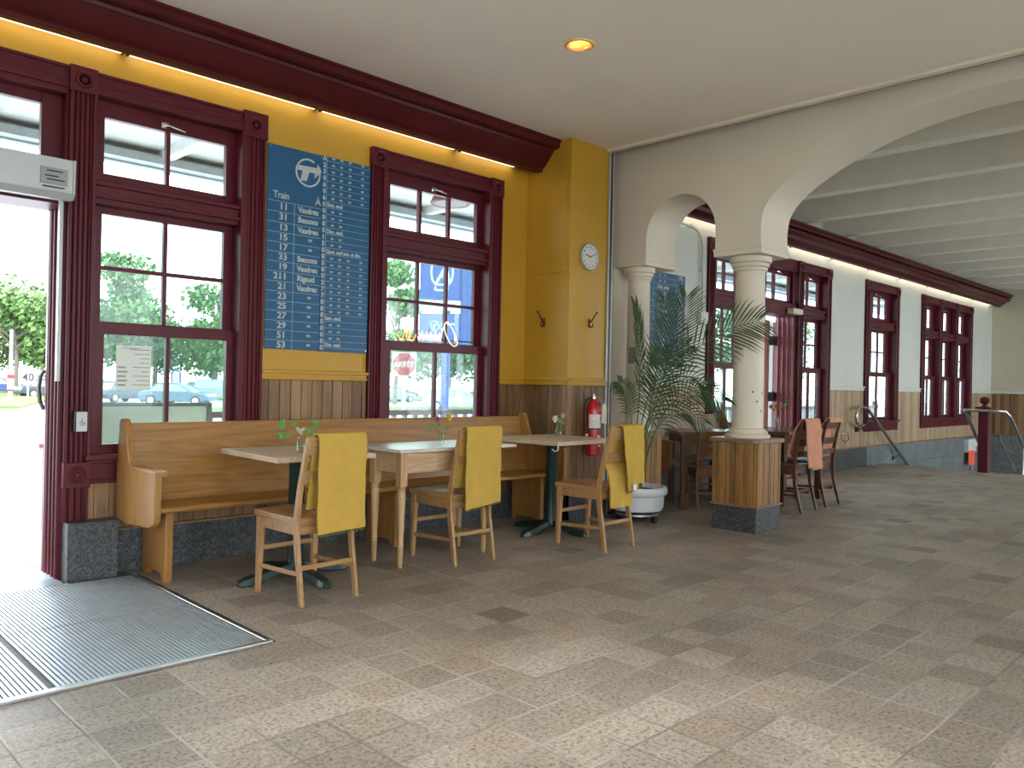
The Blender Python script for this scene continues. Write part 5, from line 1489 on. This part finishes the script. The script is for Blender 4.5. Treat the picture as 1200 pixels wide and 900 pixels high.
a_ = [(14.75, 3.92, 0.30), (13.85, 3.88, 0.84), (13.62, 3.86, 0.925), (13.52, 3.80, 0.935), (13.46, 3.60, 0.935), (13.47, 3.36, 0.935), (13.54, 3.29, 0.93), (13.75, 3.27, 0.85), (15.4, 3.27, -0.15), (16.3, 3.27, -0.70)]
MB().tube(a_, 0.024, 12).build('rail', 'steel', h2)
MB().tube([(13.8, 3.44, 0.55), (15.4, 3.44, -0.42), (16.2, 3.44, -0.9)], 0.015, 10).build('lower_rail', 'steel', h2)
MB().tube([(14.55, 3.27, 0.36), (14.55, 3.27, -0.5)], 0.016, 8).build('rail_post', 'steel', h2)
MB().tube([(13.47, 3.58, 0.93), (13.56, 3.58, 0.90)], 0.012, 8).tube([(13.8, 3.44, 0.55), (13.68, 3.55, 0.58)], 0.012, 8).build('bracket', 'rail_edge', h2)
fb = thing('wall_valve_box', 'small grey wall box with an orange notice beside the newel post on the stair wall', 'wall box', (18.1, 5.03, -0.3))
MB().box(17.93, 18.45, 4.99, 5.075, 0.0, 0.26).build('box', 'stone_white', fb, bevel=0.006)
MB().box(17.93, 18.32, 4.98, 4.99, -0.26, 0.03).build('notice', 'orange', fb)
MB().tube([(18.3, 5.03, -0.25), (18.3, 5.03, -0.62)], 0.03, 8).build('pipe', 'chrome', fb)
MB().tube([(18.5, 5.03, 0.12), (18.75, 5.03, 0.16)], 0.035, 8).build('valve', 'stone_white', fb)
bk = thing('wall_basket', 'small wire hook rack on the pale panelling behind the furthest chair', 'rack', (11.9, 5.06, 0.5))
MB().box(11.7, 12.3, 5.07, 5.10, 0.53, 0.56).build('ledge', 'wains_far', bk)
MB().tube([(11.95, 5.05, 0.53), (11.95, 5.03, 0.45), (12.05, 5.02, 0.42), (12.2, 5.03, 0.45), (12.2, 5.05, 0.53)], 0.008, 6).build('wire', 'rail_edge', bk)

# ------------------------------------------------------------------ neon sign in the window
nn = thing('neon_sign', 'glowing orange script neon sign hanging in the tall window above the tables', 'neon sign', (4.17, 5.13, 1.52))
def npx(pts, s=1.0): return [(3.80 + a * 0.63, 5.135, 1.50 + b * 0.22) for (a, b) in pts]
def smooth_pts(pts, n=6):
    out = []
    for i in range(len(pts) - 1):
        p0 = Vector(pts[max(0, i - 1)]); p1 = Vector(pts[i]); p2 = Vector(pts[i + 1]); p3 = Vector(pts[min(len(pts) - 1, i + 2)])
        for k in range(n):
            f = k / n
            out.append(0.5 * ((2 * p1) + (p2 - p0) * f + (2 * p0 - 5 * p1 + 4 * p2 - p3) * f * f + (3 * p1 - p0 - 3 * p2 + p3) * f ** 3))
    out.append(Vector(pts[-1])); return out
wv = [(0.0, 0.28), (0.03, 0.18), (0.07, 0.06), (0.11, 0.30), (0.13, 0.60), (0.15, 0.86), (0.17, 0.60), (0.15, 0.20), (0.18, 0.10), (0.21, 0.42), (0.24, 0.74), (0.22, 0.40), (0.20, 0.12), (0.26, 0.10), (0.30, 0.30)]
MB().tube(smooth_pts(npx(wv)), 0.0042, 8).build('glass_tube', 'neon', nn)
scr = [(0.33, 0.25)]
for i in range(1, 22):
    scr.append((0.33 + 0.018 * i, 0.10 if i % 2 else (0.34 if i % 4 else 0.44)))
MB().tube(smooth_pts(npx(scr), 4), 0.0042, 8).build('glass_tube', 'neon_w', nn)
lp1 = [(0.70, 0.10), (0.73, 0.45), (0.80, 0.86), (0.88, 0.70), (0.97, 0.30), (1.0, 0.05), (0.94, -0.04), (0.86, 0.12), (0.78, 0.50), (0.78, 0.80), (0.86, 0.76), (0.94, 0.45), (0.96, 0.14)]
MB().tube(smooth_pts(npx(lp1)), 0.0042, 8).build('glass_tube', 'neon_w', nn)
MB().tube([(4.0, 5.14, 1.9), (4.0, 5.14, 2.2)], 0.0015, 4).tube([(4.45, 5.14, 1.8), (4.45, 5.14, 2.2)], 0.0015, 4).tube([(3.82, 5.145, 1.535), (4.62, 5.145, 1.535)], 0.005, 6).build('hanging_wire', 'black', nn)

# ------------------------------------------------------------------ notice sheet in window 1
nt = thing('notice_sheet', 'pale printed notice sheet taped inside the window nearest the door', 'notice', (1.82, 5.145, 1.095))
MB().box(1.717, 1.925, 5.148, 5.151, 1.098, 1.370).build('sheet', 'paper', nt)
pl_ = MB(); pl2 = MB()
for i in range(9):
    z = 1.345 - 0.027 * i
    if i > 3: pl2.box(1.728, 1.728 + 0.045 + 0.01 * (i % 2), 5.1465, 5.1481, z - 0.006, z + 0.004)
    wd = (0.12, 0.09, 0.055, 0.06, 0.10, 0.05, 0.095, 0.075, 0.10)[i]
    pl_.box(1.915 - wd, 1.915, 5.1468, 5.1481, z - 0.002, z + 0.003)
pl_.join(MB().box(1.75, 1.86, 5.1468, 5.1481, 1.352, 1.356))
pl_.build('printed_lines', 'label_grey', nt); pl2.build('bold_lines', 'label_grey', nt)

# ==================================================================== outdoors
dk = MB()
y = 5.37
while y < 8.3:
    dk.box(-6, 22, y, y + 0.135, -0.06, -0.02); y += 0.142
struct('porch_deck', dk, 'deck')
GZ = -0.35
struct('ground_outside', MB().box(-40, 140, 8.3, 160, GZ - 0.2, GZ), 'asphalt')
struct('ground_walk', MB().box(-10, 40, 8.3, 14.3, GZ, GZ + 0.03), 'concrete')
struct('ground_south', MB().box(-40, 60, -60, -2.35, GZ - 0.2, GZ), 'concrete')
struct('ground_west', MB().box(-60, -3.3, -2.35, 8.3, GZ - 0.2, GZ), 'concrete')
gr = MB()
gr.prism([(9.5, 40.5), (13.5, 51.5), (18, 64), (30, 90), (10, 92), (-20, 80), (-30, 60), (-5, 49)], 'z', GZ, GZ + 0.12)
tag(gr.build('grass_island', 'grass', keep=True), kind='structure')
struct('ground_grass', MB().prism([(14.0, 34), (20.5, 31.5), (34, 28), (60, 34), (60, 36), (22, 38), (16, 39)], 'z', GZ, GZ + 0.10), 'grass')
struct('ground_grass_far', MB().prism([(22, 56), (30, 50), (70, 55), (110, 90), (100, 130), (30, 110)], 'z', GZ, GZ + 0.10), 'grass')
# canopy over the porch
cn = MB().box(-6, 22, 5.37, 8.0, 3.36, 3.42)
struct('canopy_soffit', cn, 'soffit')
cb = MB()
x = -5.0
while x < 22:
    cb.box(x, x + 0.10, 5.37, 8.0, 3.27, 3.36); x += 1.6
for yb in (6.1, 6.9): cb.box(-6, 22, yb, yb + 0.015, 3.345, 3.36)
struct('canopy_rafters', cb, 'soffit')
struct('canopy_fascia', MB().box(-6, 22, 8.0, 8.12, 3.20, 3.45).box(-6, 22, 7.86, 8.0, 3.22, 3.30), 'fascia')
rl = thing('reflection_disc', 'round pale disc with a reddish rim, standing in for a lamp reflection in the transom', 'light', (6.02, 7.15, 3.25))
MB().lathe([(0.0, 3.262), (0.19, 3.262), (0.19, 3.27)], (6.02, 7.15, 0), 32).build('diffuser', 'refl_glow', rl)  # glowing disc added in place of a reflection on the transom glass
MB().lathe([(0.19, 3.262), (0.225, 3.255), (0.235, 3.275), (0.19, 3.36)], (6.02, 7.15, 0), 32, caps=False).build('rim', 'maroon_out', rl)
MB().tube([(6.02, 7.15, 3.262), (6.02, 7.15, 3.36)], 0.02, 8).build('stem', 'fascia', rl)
# porch railing
pr = thing('porch_railing', 'maroon porch railing with pale balusters outside the windows', 'railing', (9, 8.0, 0))
MB().box(3.15, 21, 7.93, 8.03, 0.775, 0.84).build('top_rail', 'maroon_out', pr)
MB().box(3.15, 21, 7.95, 8.01, 0.10, 0.16).build('bottom_rail', 'maroon_out', pr)
bal = MB(); x = 3.22
while x < 21:
    bal.box(x, x + 0.05, 7.955, 8.005, 0.16, 0.775); x += 0.165
tag(bal.build('balusters', 'sign_white', pr), kind='stuff')
for x in (3.15, 8.2, 14.0, 20.9): MB().box(x - 0.05, x + 0.05, 7.93, 8.03, -0.02, 0.95).build('post', 'maroon_out', pr)
ps = thing('porch_post', 'short maroon post with a cap, overexposure put into its pink colour, outside the open doorway', 'post', (1.93, 7.0, 0))
MB().box(1.80, 1.95, 6.95, 7.08, -0.02, 0.62).build('shaft', 'maroon_overexposed', ps)
MB().box(1.76, 1.99, 6.91, 7.12, 0.62, 0.65).build('cap', 'maroon_overexposed', ps)
nb = thing('notice_board', 'low grey framed board standing on the porch outside the first window', 'board', (2.5, 6.6, 0))
MB().box(2.09, 2.94, 6.60, 6.63, 0.30, 0.95).build('panel', 'board_panel', nb)
MB().box(2.05, 2.97, 6.585, 6.64, 0.945, 0.975).box(2.05, 2.09, 6.585, 6.64, 0.28, 0.95).box(2.93, 2.97, 6.585, 6.64, 0.28, 0.95).box(2.05, 2.97, 6.585, 6.64, 0.27, 0.30).build('frame', 'board_frame', nb)
for x in (2.1, 2.9): MB().box(x - 0.02, x + 0.02, 6.60, 6.64, -0.02, 0.28).build('leg', 'fascia', nb)

# totem sign
ts = thing('station_totem', 'tall blue station totem sign with a white train logo, outside the tall window', 'sign', (16.7, 20.1, GZ))
toC = Vector((16.75, 20.0, 0)); toR = rgt.copy(); toN = Vector((-0.704, -0.71, 0))
def tob(mb, a0, a1, z0, z1, n0=-0.06, n1=0.06):
    vs = []
    for z in (z0, z1):
        for (a, n) in ((a0, n0), (a1, n0), (a1, n1), (a0, n1)): vs.append(toC + toR * a - toN * n + upv * z)
    mb.add(vs, [(0, 3, 2, 1), (4, 5, 6, 7), (0, 1, 5, 4), (1, 2, 6, 5), (2, 3, 7, 6), (3, 0, 4, 7)])
m = MB(); tob(m, -0.13, 0.13, GZ, 5.6, 0.06, 0.20); m.build('pole', 'pillar_blue', ts)
m = MB(); tob(m, -0.86, 0.50, 3.85, 5.25); tob(m, 0.45, 0.88, 2.35, 5.25); tob(m, -0.86, 0.50, 2.50, 3.42); m.build('panel', 'pillar_blue', ts)
m = MB(); tob(m, -0.86, 0.42, 3.52, 3.85, -0.065, 0.05); m.build('white_band', 'sign_white', ts)
TM = Matrix(((toR.x, 0, toN.x, toC.x), (toR.y, 0, toN.y, toC.y), (0, 1, 0, 0), (0, 0, 0, 1)))
m = MB()
def quad_line(m, a, b, w_):
    a = Vector((a[0], a[1], 0)); b = Vector((b[0], b[1], 0)); d = (b - a).normalized(); n = Vector((-d.y, d.x, 0)) * w_ / 2
    vs = [TM @ (p + Vector((0, 0, q))) for q in (0.062, 0.072) for p in (a - n, b - n, b + n, a + n)]
    m.add(vs, [(0, 3, 2, 1), (4, 5, 6, 7), (0, 1, 5, 4), (1, 2, 6, 5), (2, 3, 7, 6), (3, 0, 4, 7)])
lo = [(-0.50, 4.75), (-0.46, 4.50), (-0.36, 4.36), (0.06, 4.36), (0.16, 4.50), (0.20, 4.75), (0.18, 5.0), (0.05, 5.12), (-0.35, 5.12), (-0.48, 5.0), (-0.50, 4.75)]
for i in range(len(lo) - 1): quad_line(m, lo[i], lo[i + 1], 0.065)
quad_line(m, (-0.34, 4.40), (-0.02, 4.98), 0.09); quad_line(m, (-0.02, 4.98), (0.08, 4.45), 0.09); quad_line(m, (-0.18, 4.62), (0.03, 4.62), 0.06)
quad_line(m, (-0.36, 4.18), (0.04, 4.18), 0.07); quad_line(m, (-0.36, 4.30), (-0.36, 4.18), 0.06); quad_line(m, (0.04, 4.30), (0.04, 4.18), 0.06)
for i in range(16):
    a = 2 * PI * i / 16; b = 2 * PI * (i + 1) / 16
    quad_line(m, (-0.36 + 0.13 * math.cos(a), 3.02 + 0.16 * math.sin(a)), (-0.36 + 0.13 * math.cos(b), 3.02 + 0.16 * math.sin(b)), 0.03)
m.join(text_mb('P', 0.22, TM @ Matrix.Translation((-0.42, 2.95, 0.065)), bold=0.006))
quad_line(m, (-0.16, 3.07), (0.30, 3.09), 0.06); quad_line(m, (-0.16, 2.93), (0.05, 2.94), 0.05)
m.build('logo', 'sign_white', ts)

# stop sign
sp_ = thing('stop_sign', 'red octagonal sign reading ARRET on a square white backing, outside the tall window', 'sign', (14.6, 19.35, GZ))
sC = Vector((14.60, 19.33, 0))
SM = Matrix(((toR.x, 0, toN.x, sC.x), (toR.y, 0, toN.y, sC.y), (0, 1, 0, 1.72), (0, 0, 0, 1)))
m = MB().prism([(-0.36, -0.36), (0.36, -0.36), (0.36, 0.36), (-0.36, 0.36)], 'z', 0.0, 0.01); m.xf(SM); m.build('backing', 'sign_white', sp_)
def octo(r): return [(r * math.cos(PI / 8 + k * PI / 4), r * math.sin(PI / 8 + k * PI / 4)) for k in range(8)]
MB().prism(octo(0.375), 'z', 0.012, 0.016).xf(SM).build('border', 'sign_white', sp_)
MB().prism(octo(0.355), 'z', 0.016, 0.022).xf(SM).build('plate', 'stop_red', sp_)
text_mb('ARR\u00caT', 0.235, SM @ Matrix.Translation((0, -0.085, 0.024)), bold=0.003, align='CENTER', sx=0.88).build('lettering', 'sign_white', sp_)
MB().bar(tuple(sC - toN * 0.04 + upv * GZ), tuple(sC - toN * 0.04 + upv * 2.05), 0.06, 0.06).build('pole', 'pole', sp_)

# 40 sign and white marker pole on the grass island
def upright_sign(x, y, h, w_, hh, text, label):
    t = thing('speed_sign', label, 'sign', (x, y, GZ))
    c = Vector((x, y, 0)); n = Vector((-x, -y, 0)).normalized(); r = Vector((-n.y, n.x, 0))
    T_ = Matrix(((r.x, 0, n.x, x), (r.y, 0, n.y, y), (0, 1, 0, h), (0, 0, 0, 1)))
    MB().prism([(-w_, -hh), (w_, -hh), (w_, hh), (-w_, hh)], 'z', 0, 0.02).xf(T_).build('plate', 'sign_white', t)
    text_mb(text, hh * 1.5, T_ @ Matrix.Translation((0, -hh * 0.55, 0.03)), bold=0.01, align='CENTER').build('lettering', 'black', t)
    MB().bar((x, y, GZ), (x, y, h + hh), 0.07, 0.07).build('pole', 'pole', t)
upright_sign(11.75, 48.4, 1.05, 0.36, 0.36, '40', 'white speed sign reading 40 on the grass outside the doorway')
wp = thing('marker_pole', 'white pole with red bands on the grass outside the doorway', 'pole', (11.3, 50.0, GZ))
MB().tube([(11.3, 50.0, GZ), (11.3, 50.0, 3.6)], [0.12, 0.07], 10).build('pole', 'sign_white', wp)
MB().tube([(11.3, 50.0, 0.3), (11.3, 50.0, 1.4)], 0.16, 10).build('sleeve', 'sign_white', wp)
for z0_, z1_ in ((0.95, 1.15), (0.28, 0.36)): MB().tube([(11.3, 50.0, z0_), (11.3, 50.0, z1_)], 0.175, 10).build('red_band', 'stop_red', wp)
bs = thing('information_frame', 'dark blue arched information frame by the car park, through the first window', 'sign', (20.3, 50.25, GZ))
bC = Vector((20.32, 50.25, 0)); bR = rgt * 0.26
for sg_ in (-1, 1):
    p_ = bC + bR * sg_
    MB().bar((p_.x, p_.y, GZ), (p_.x, p_.y, 1.5), 0.09, 0.09).build('post', 'frame_blue', bs)
pa, pb = bC - bR, bC + bR
MB().tube([(pa.x, pa.y, 1.48), tuple(bC - bR * 0.6 + upv * 1.60), tuple(bC + upv * 1.64), tuple(bC + bR * 0.6 + upv * 1.60), (pb.x, pb.y, 1.48)], 0.06, 8).bar((pa.x, pa.y, 0.75), (pb.x, pb.y, 0.75), 0.08, 0.08).build('crossbar', 'frame_blue', bs)
MB().bar(tuple(bC - bR * 0.85 + upv * 1.13), tuple(bC + bR * 0.85 + upv * 1.13), 0.03, 0.68).build('panel', 'sign_white', bs)

# cars
def car(loc, rz, mat_, label, kind='sedan', L_=4.6):
    t = thing('parked_car', label, 'car', (loc[0], loc[1], GZ), rz)
    t.scale = (0.84, 0.84, 0.84)
    h = 1.45 if kind == 'sedan' else 1.75
    l = L_ / 2; b = 0.90
    hood = 0.92 if kind == 'sedan' else 1.08
    prof = [(-l, 0.35), (-l - 0.02, 0.6), (-l + 0.05, hood - 0.04), (-l + 0.55, hood + 0.02), (l - 1.2, hood), (l - 0.25, hood - 0.14), (l, 0.62), (l, 0.35), (l - 0.5, 0.25), (-l + 0.4, 0.25)]
    m = MB().prism(prof, 'y', -b, b); bd = m.build('body', mat_, t, world=False, bevel=0.07)
    if kind == 'sedan': cab = [(-l + 0.55, hood), (-l + 1.15, h - 0.05), (l - 2.1, h - 0.02), (l - 1.15, hood)]
    elif kind == 'pickup': cab = [(-0.5, hood), (-0.35, h), (l - 1.9, h), (l - 1.2, hood)]
    else: cab = [(-l + 0.12, hood), (-l + 0.35, h - 0.08), (l - 1.85, h - 0.08), (l - 1.1, hood)]
    vs = [(x, s_ * (b - 0.04 - (0.16 if z > hood + 0.05 else 0)), z) for s_ in (-1, 1) for (x, z) in cab]
    MB().add(vs, [(0, 1, 2, 3), (7, 6, 5, 4), (0, 4, 5, 1), (1, 5, 6, 2), (2, 6, 7, 3), (3, 7, 4, 0)]).build('windows', 'carglass', t, world=False, bevel=0.03)
    (xa, za), (xb, zb) = cab[1], cab[2]
    rf = MB().box(xa - 0.05, xb + 0.05, -b + 0.17, b - 0.17, za - 0.02, za + 0.06)
    for s_ in (-1, 1):
        for (p, q) in ((cab[0], cab[1]), (cab[3], cab[2])):
            rf.bar((p[0], s_ * (b - 0.04), p[1]), (q[0], s_ * (b - 0.19), q[1]), 0.07, 0.07)
        xm = (xa + xb) / 2; rf.bar((xm, s_ * (b - 0.03), hood), (xm, s_ * (b - 0.18), za), 0.07, 0.05)
    rf.build('roof', mat_, t, world=False, bevel=0.02)
    for sx_ in (-1, 1):
        for sy_ in (-1, 1):
            c = (sx_ * (l - 0.85), sy_ * (b - 0.1), 0.33)
            wl = MB().tube([(c[0], c[1] - 0.11, c[2]), (c[0], c[1] + 0.11, c[2])], 0.33, 20).build('wheel', 'tyre', t, world=False)
            MB().tube([(c[0], c[1] + sy_ * 0.112, c[2]), (c[0], c[1] + sy_ * 0.12, c[2])], 0.2, 14).build('hubcap', 'pole', wl, world=False)
    return t
M['car_blue'] = plain('car_paint_blue', (0.02, 0.045, 0.16), 0.25)
M['car_navy'] = plain('car_paint_slate', (0.035, 0.05, 0.07), 0.25)
M['car_slate'] = plain('car_paint_grey_blue', (0.07, 0.10, 0.14), 0.25)
M['car_silver'] = plain('car_paint_silver', (0.20, 0.22, 0.23), 0.25, 0.3)
M['car_white'] = plain('car_paint_white', (0.36, 0.38, 0.39), 0.25)
M['car_red'] = plain('car_paint_red', (0.22, 0.012, 0.03), 0.25)
AW_ = -0.781      # heading of a car parked side-on along the road
car((15.8, 71.7), AW_, 'car_blue', 'blue car parked far left behind the grass, seen through the doorway')
car((19.2, 73.9), AW_, 'car_silver', 'silver pickup truck seen through the doorway behind the speed sign', 'pickup', 5.4)
car((15.9, 60.4), AW_ + 0.9, 'car_navy', 'dark car at the right edge of the open doorway')
car((17.2, 50.8), AW_ + 1.3, 'car_navy', 'dark car at the left of the first window, behind the notice sheet')
car((18.2, 44.6), AW_, 'car_slate', 'grey blue sedan parked side-on beyond the first window')
car((24.2, 51.8), AW_, 'car_silver', 'silver off-road car at the right of the first window', 'suv')
car((27.6, 64.4), AW_ + PI, 'car_white', 'white car parked behind the silver off-road car')
car((25.6, 80.2), AW_, 'car_white', 'white car far across the lot, above the dark car in the first window')
car((41.5, 56.0), AW_ + 0.5, 'car_red', 'red car seen below the stop sign', 'sedan', 4.2)
car((29.6, 34.2), AW_ + 0.15, 'car_white', 'white sedan nearest the blue station totem')
car((36.2, 49.4), AW_ + 0.9, 'car_silver', 'silver car left of the red car beyond the tall window')
car((44.5, 47.5), AW_, 'car_red', 'red car on the right behind the white sedan')

def tree(x, y, h, w_, mat_, label, seed, trunk=2.2, n=4200):
    rnd = random.Random(seed)
    t = thing('tree', label, 'tree', (x, y, GZ))
    tk = MB()
    tk.tube([(x, y, GZ), (x + 0.1, y, trunk), (x + rnd.uniform(-0.4, 0.4), y + rnd.uniform(-0.4, 0.4), h * 0.75)], [0.07 * w_ * 0.8, 0.05 * w_ * 0.8, 0.02 * w_], 8)
    for k in range(7):
        a = rnd.uniform(0, 2 * PI); z0 = trunk + rnd.uniform(0, 1) * (h - trunk) * 0.4
        tk.tube([(x, y, z0), (x + math.cos(a) * w_ * 0.35, y + math.sin(a) * w_ * 0.35, z0 + 1.0), (x + math.cos(a) * w_ * 0.7, y + math.sin(a) * w_ * 0.7, z0 + 1.6)], [0.11, 0.07, 0.03], 6)
    tk.build('trunk', 'bark', t)
    blobs = []
    for k in range(15):
        a = rnd.uniform(0, 2 * PI); rr = w_ * rnd.uniform(0.15, 0.72)
        zc = rnd.uniform(trunk + 0.3, h - 0.8)
        taper = 1.0 - 0.55 * max(0, (zc - (trunk + h) / 2) / (h - trunk) * 2)
        blobs.append((x + rr * taper * math.cos(a), y + rr * taper * math.sin(a), zc, rnd.uniform(0.28, 0.42) * w_))
    blobs.append((x, y, h - 1.2, w_ * 0.4))
    lf_ = MB()
    for i in range(n):
        bx_, by_, bz_, br = blobs[rnd.randrange(len(blobs))]
        d = Vector((rnd.gauss(0, 1), rnd.gauss(0, 1), rnd.gauss(0, 1))).normalized() * br * (rnd.random() ** 0.4)
        c = Vector((bx_, by_, bz_)) + Vector((d.x, d.y, d.z * 0.8))
        n_ = Vector((rnd.gauss(0, 1), rnd.gauss(0, 1), rnd.gauss(0, 1))).normalized()
        u = n_.orthogonal().normalized(); v = n_.cross(u)
        s_ = rnd.uniform(0.12, 0.30)
        lf_.add([c - u * s_, c + v * s_ * 0.6, c + u * s_, c - v * s_ * 0.6], [(0, 1, 2, 3)])
    lf_.build('foliage', mat_, t)
    return t
trees = [(17.3, 77.0, 9.2, 5.0, 'tree_leaf', 'broad green tree filling the left side of the doorway view'),
         (14.4, 62.6, 7.0, 3.6, 'tree_leaf', 'tree with slim trunk on the grass left of the white marker pole'),
         (19.4, 67.0, 7.6, 4.4, 'tree_leaf', 'tree behind the speed sign at the right of the doorway'),
         (22.0, 63.5, 10.6, 4.6, 'tree_leaf', 'tallest tree seen in the left panes of the first window'),
         (28.0, 61.8, 8.6, 4.8, 'tree_leaf', 'round tree in the right panes of the first window, above the silver car'),
         (25.2, 72.0, 7.6, 5.4, 'tree_leaf2', 'deeper green tree behind the middle of the first window'),
         (32.8, 44.4, 9.8, 3.0, 'tree_leaf', 'slender light green tree at the left of the tall window'),
         (40.5, 62.0, 8.5, 5.5, 'tree_leaf2', 'dark tree behind the stop sign'),
         (46.0, 54.5, 6.5, 5.2, 'tree_leaf2', 'dark tree behind the totem pole'),
         (50.0, 47.0, 6.4, 5.0, 'tree_leaf2', 'dark tree at the right edge of the tall window'),
         (34.5, 72.0, 7.0, 5.5, 'tree_leaf2', 'dark tree far off between the first and the tall window'),
         (31.0, 82.0, 7.2, 5.5, 'tree_leaf2', 'hazy tree far behind the round tree of the first window'),
         (11.0, 84.0, 8.4, 5.5, 'tree_leaf2', 'hazy tree far left behind the doorway'),
         (75.0, 42.0, 9.0, 6.0, 'tree_leaf2', 'tree beyond the far red door'),
         (88.0, 44.0, 9.0, 6.5, 'tree_leaf', 'tree beyond the far sidelight right of the red door')]
for i, (x, y, h, w_, m_, l) in enumerate(trees): tree(x, y, h, w_, m_, l, 50 + i)
ut = [Vector((8.0, 90, 7.6)), Vector((40, 88, 7.3)), Vector((80, 60, 7.2))]
wl = MB()
for dz_, lab_ in ((0.0, 'lower overhead utility wire crossing the trees outside'), (1.6, 'upper overhead utility wire crossing the trees outside')):
    wl = MB(); wl.tube([tuple(p + Vector((0, 0, dz_))) for p in (Vector((-10, 66, 8.0)), Vector((22, 60, 5.6)), Vector((60, 44, 5.2)))], 0.03, 5)
    tag(wl.build('overhead_wire', 'black'), lab_, 'wire')

# drop the helper property
for o in list(bpy.data.objects):
    if '_o' in o: del o['_o']
    if o.type == 'EMPTY' and o.parent is None and 'label' not in o and 'kind' not in o:
        for c_ in list(o.children_recursive): bpy.data.objects.remove(c_)
        bpy.data.objects.remove(o)
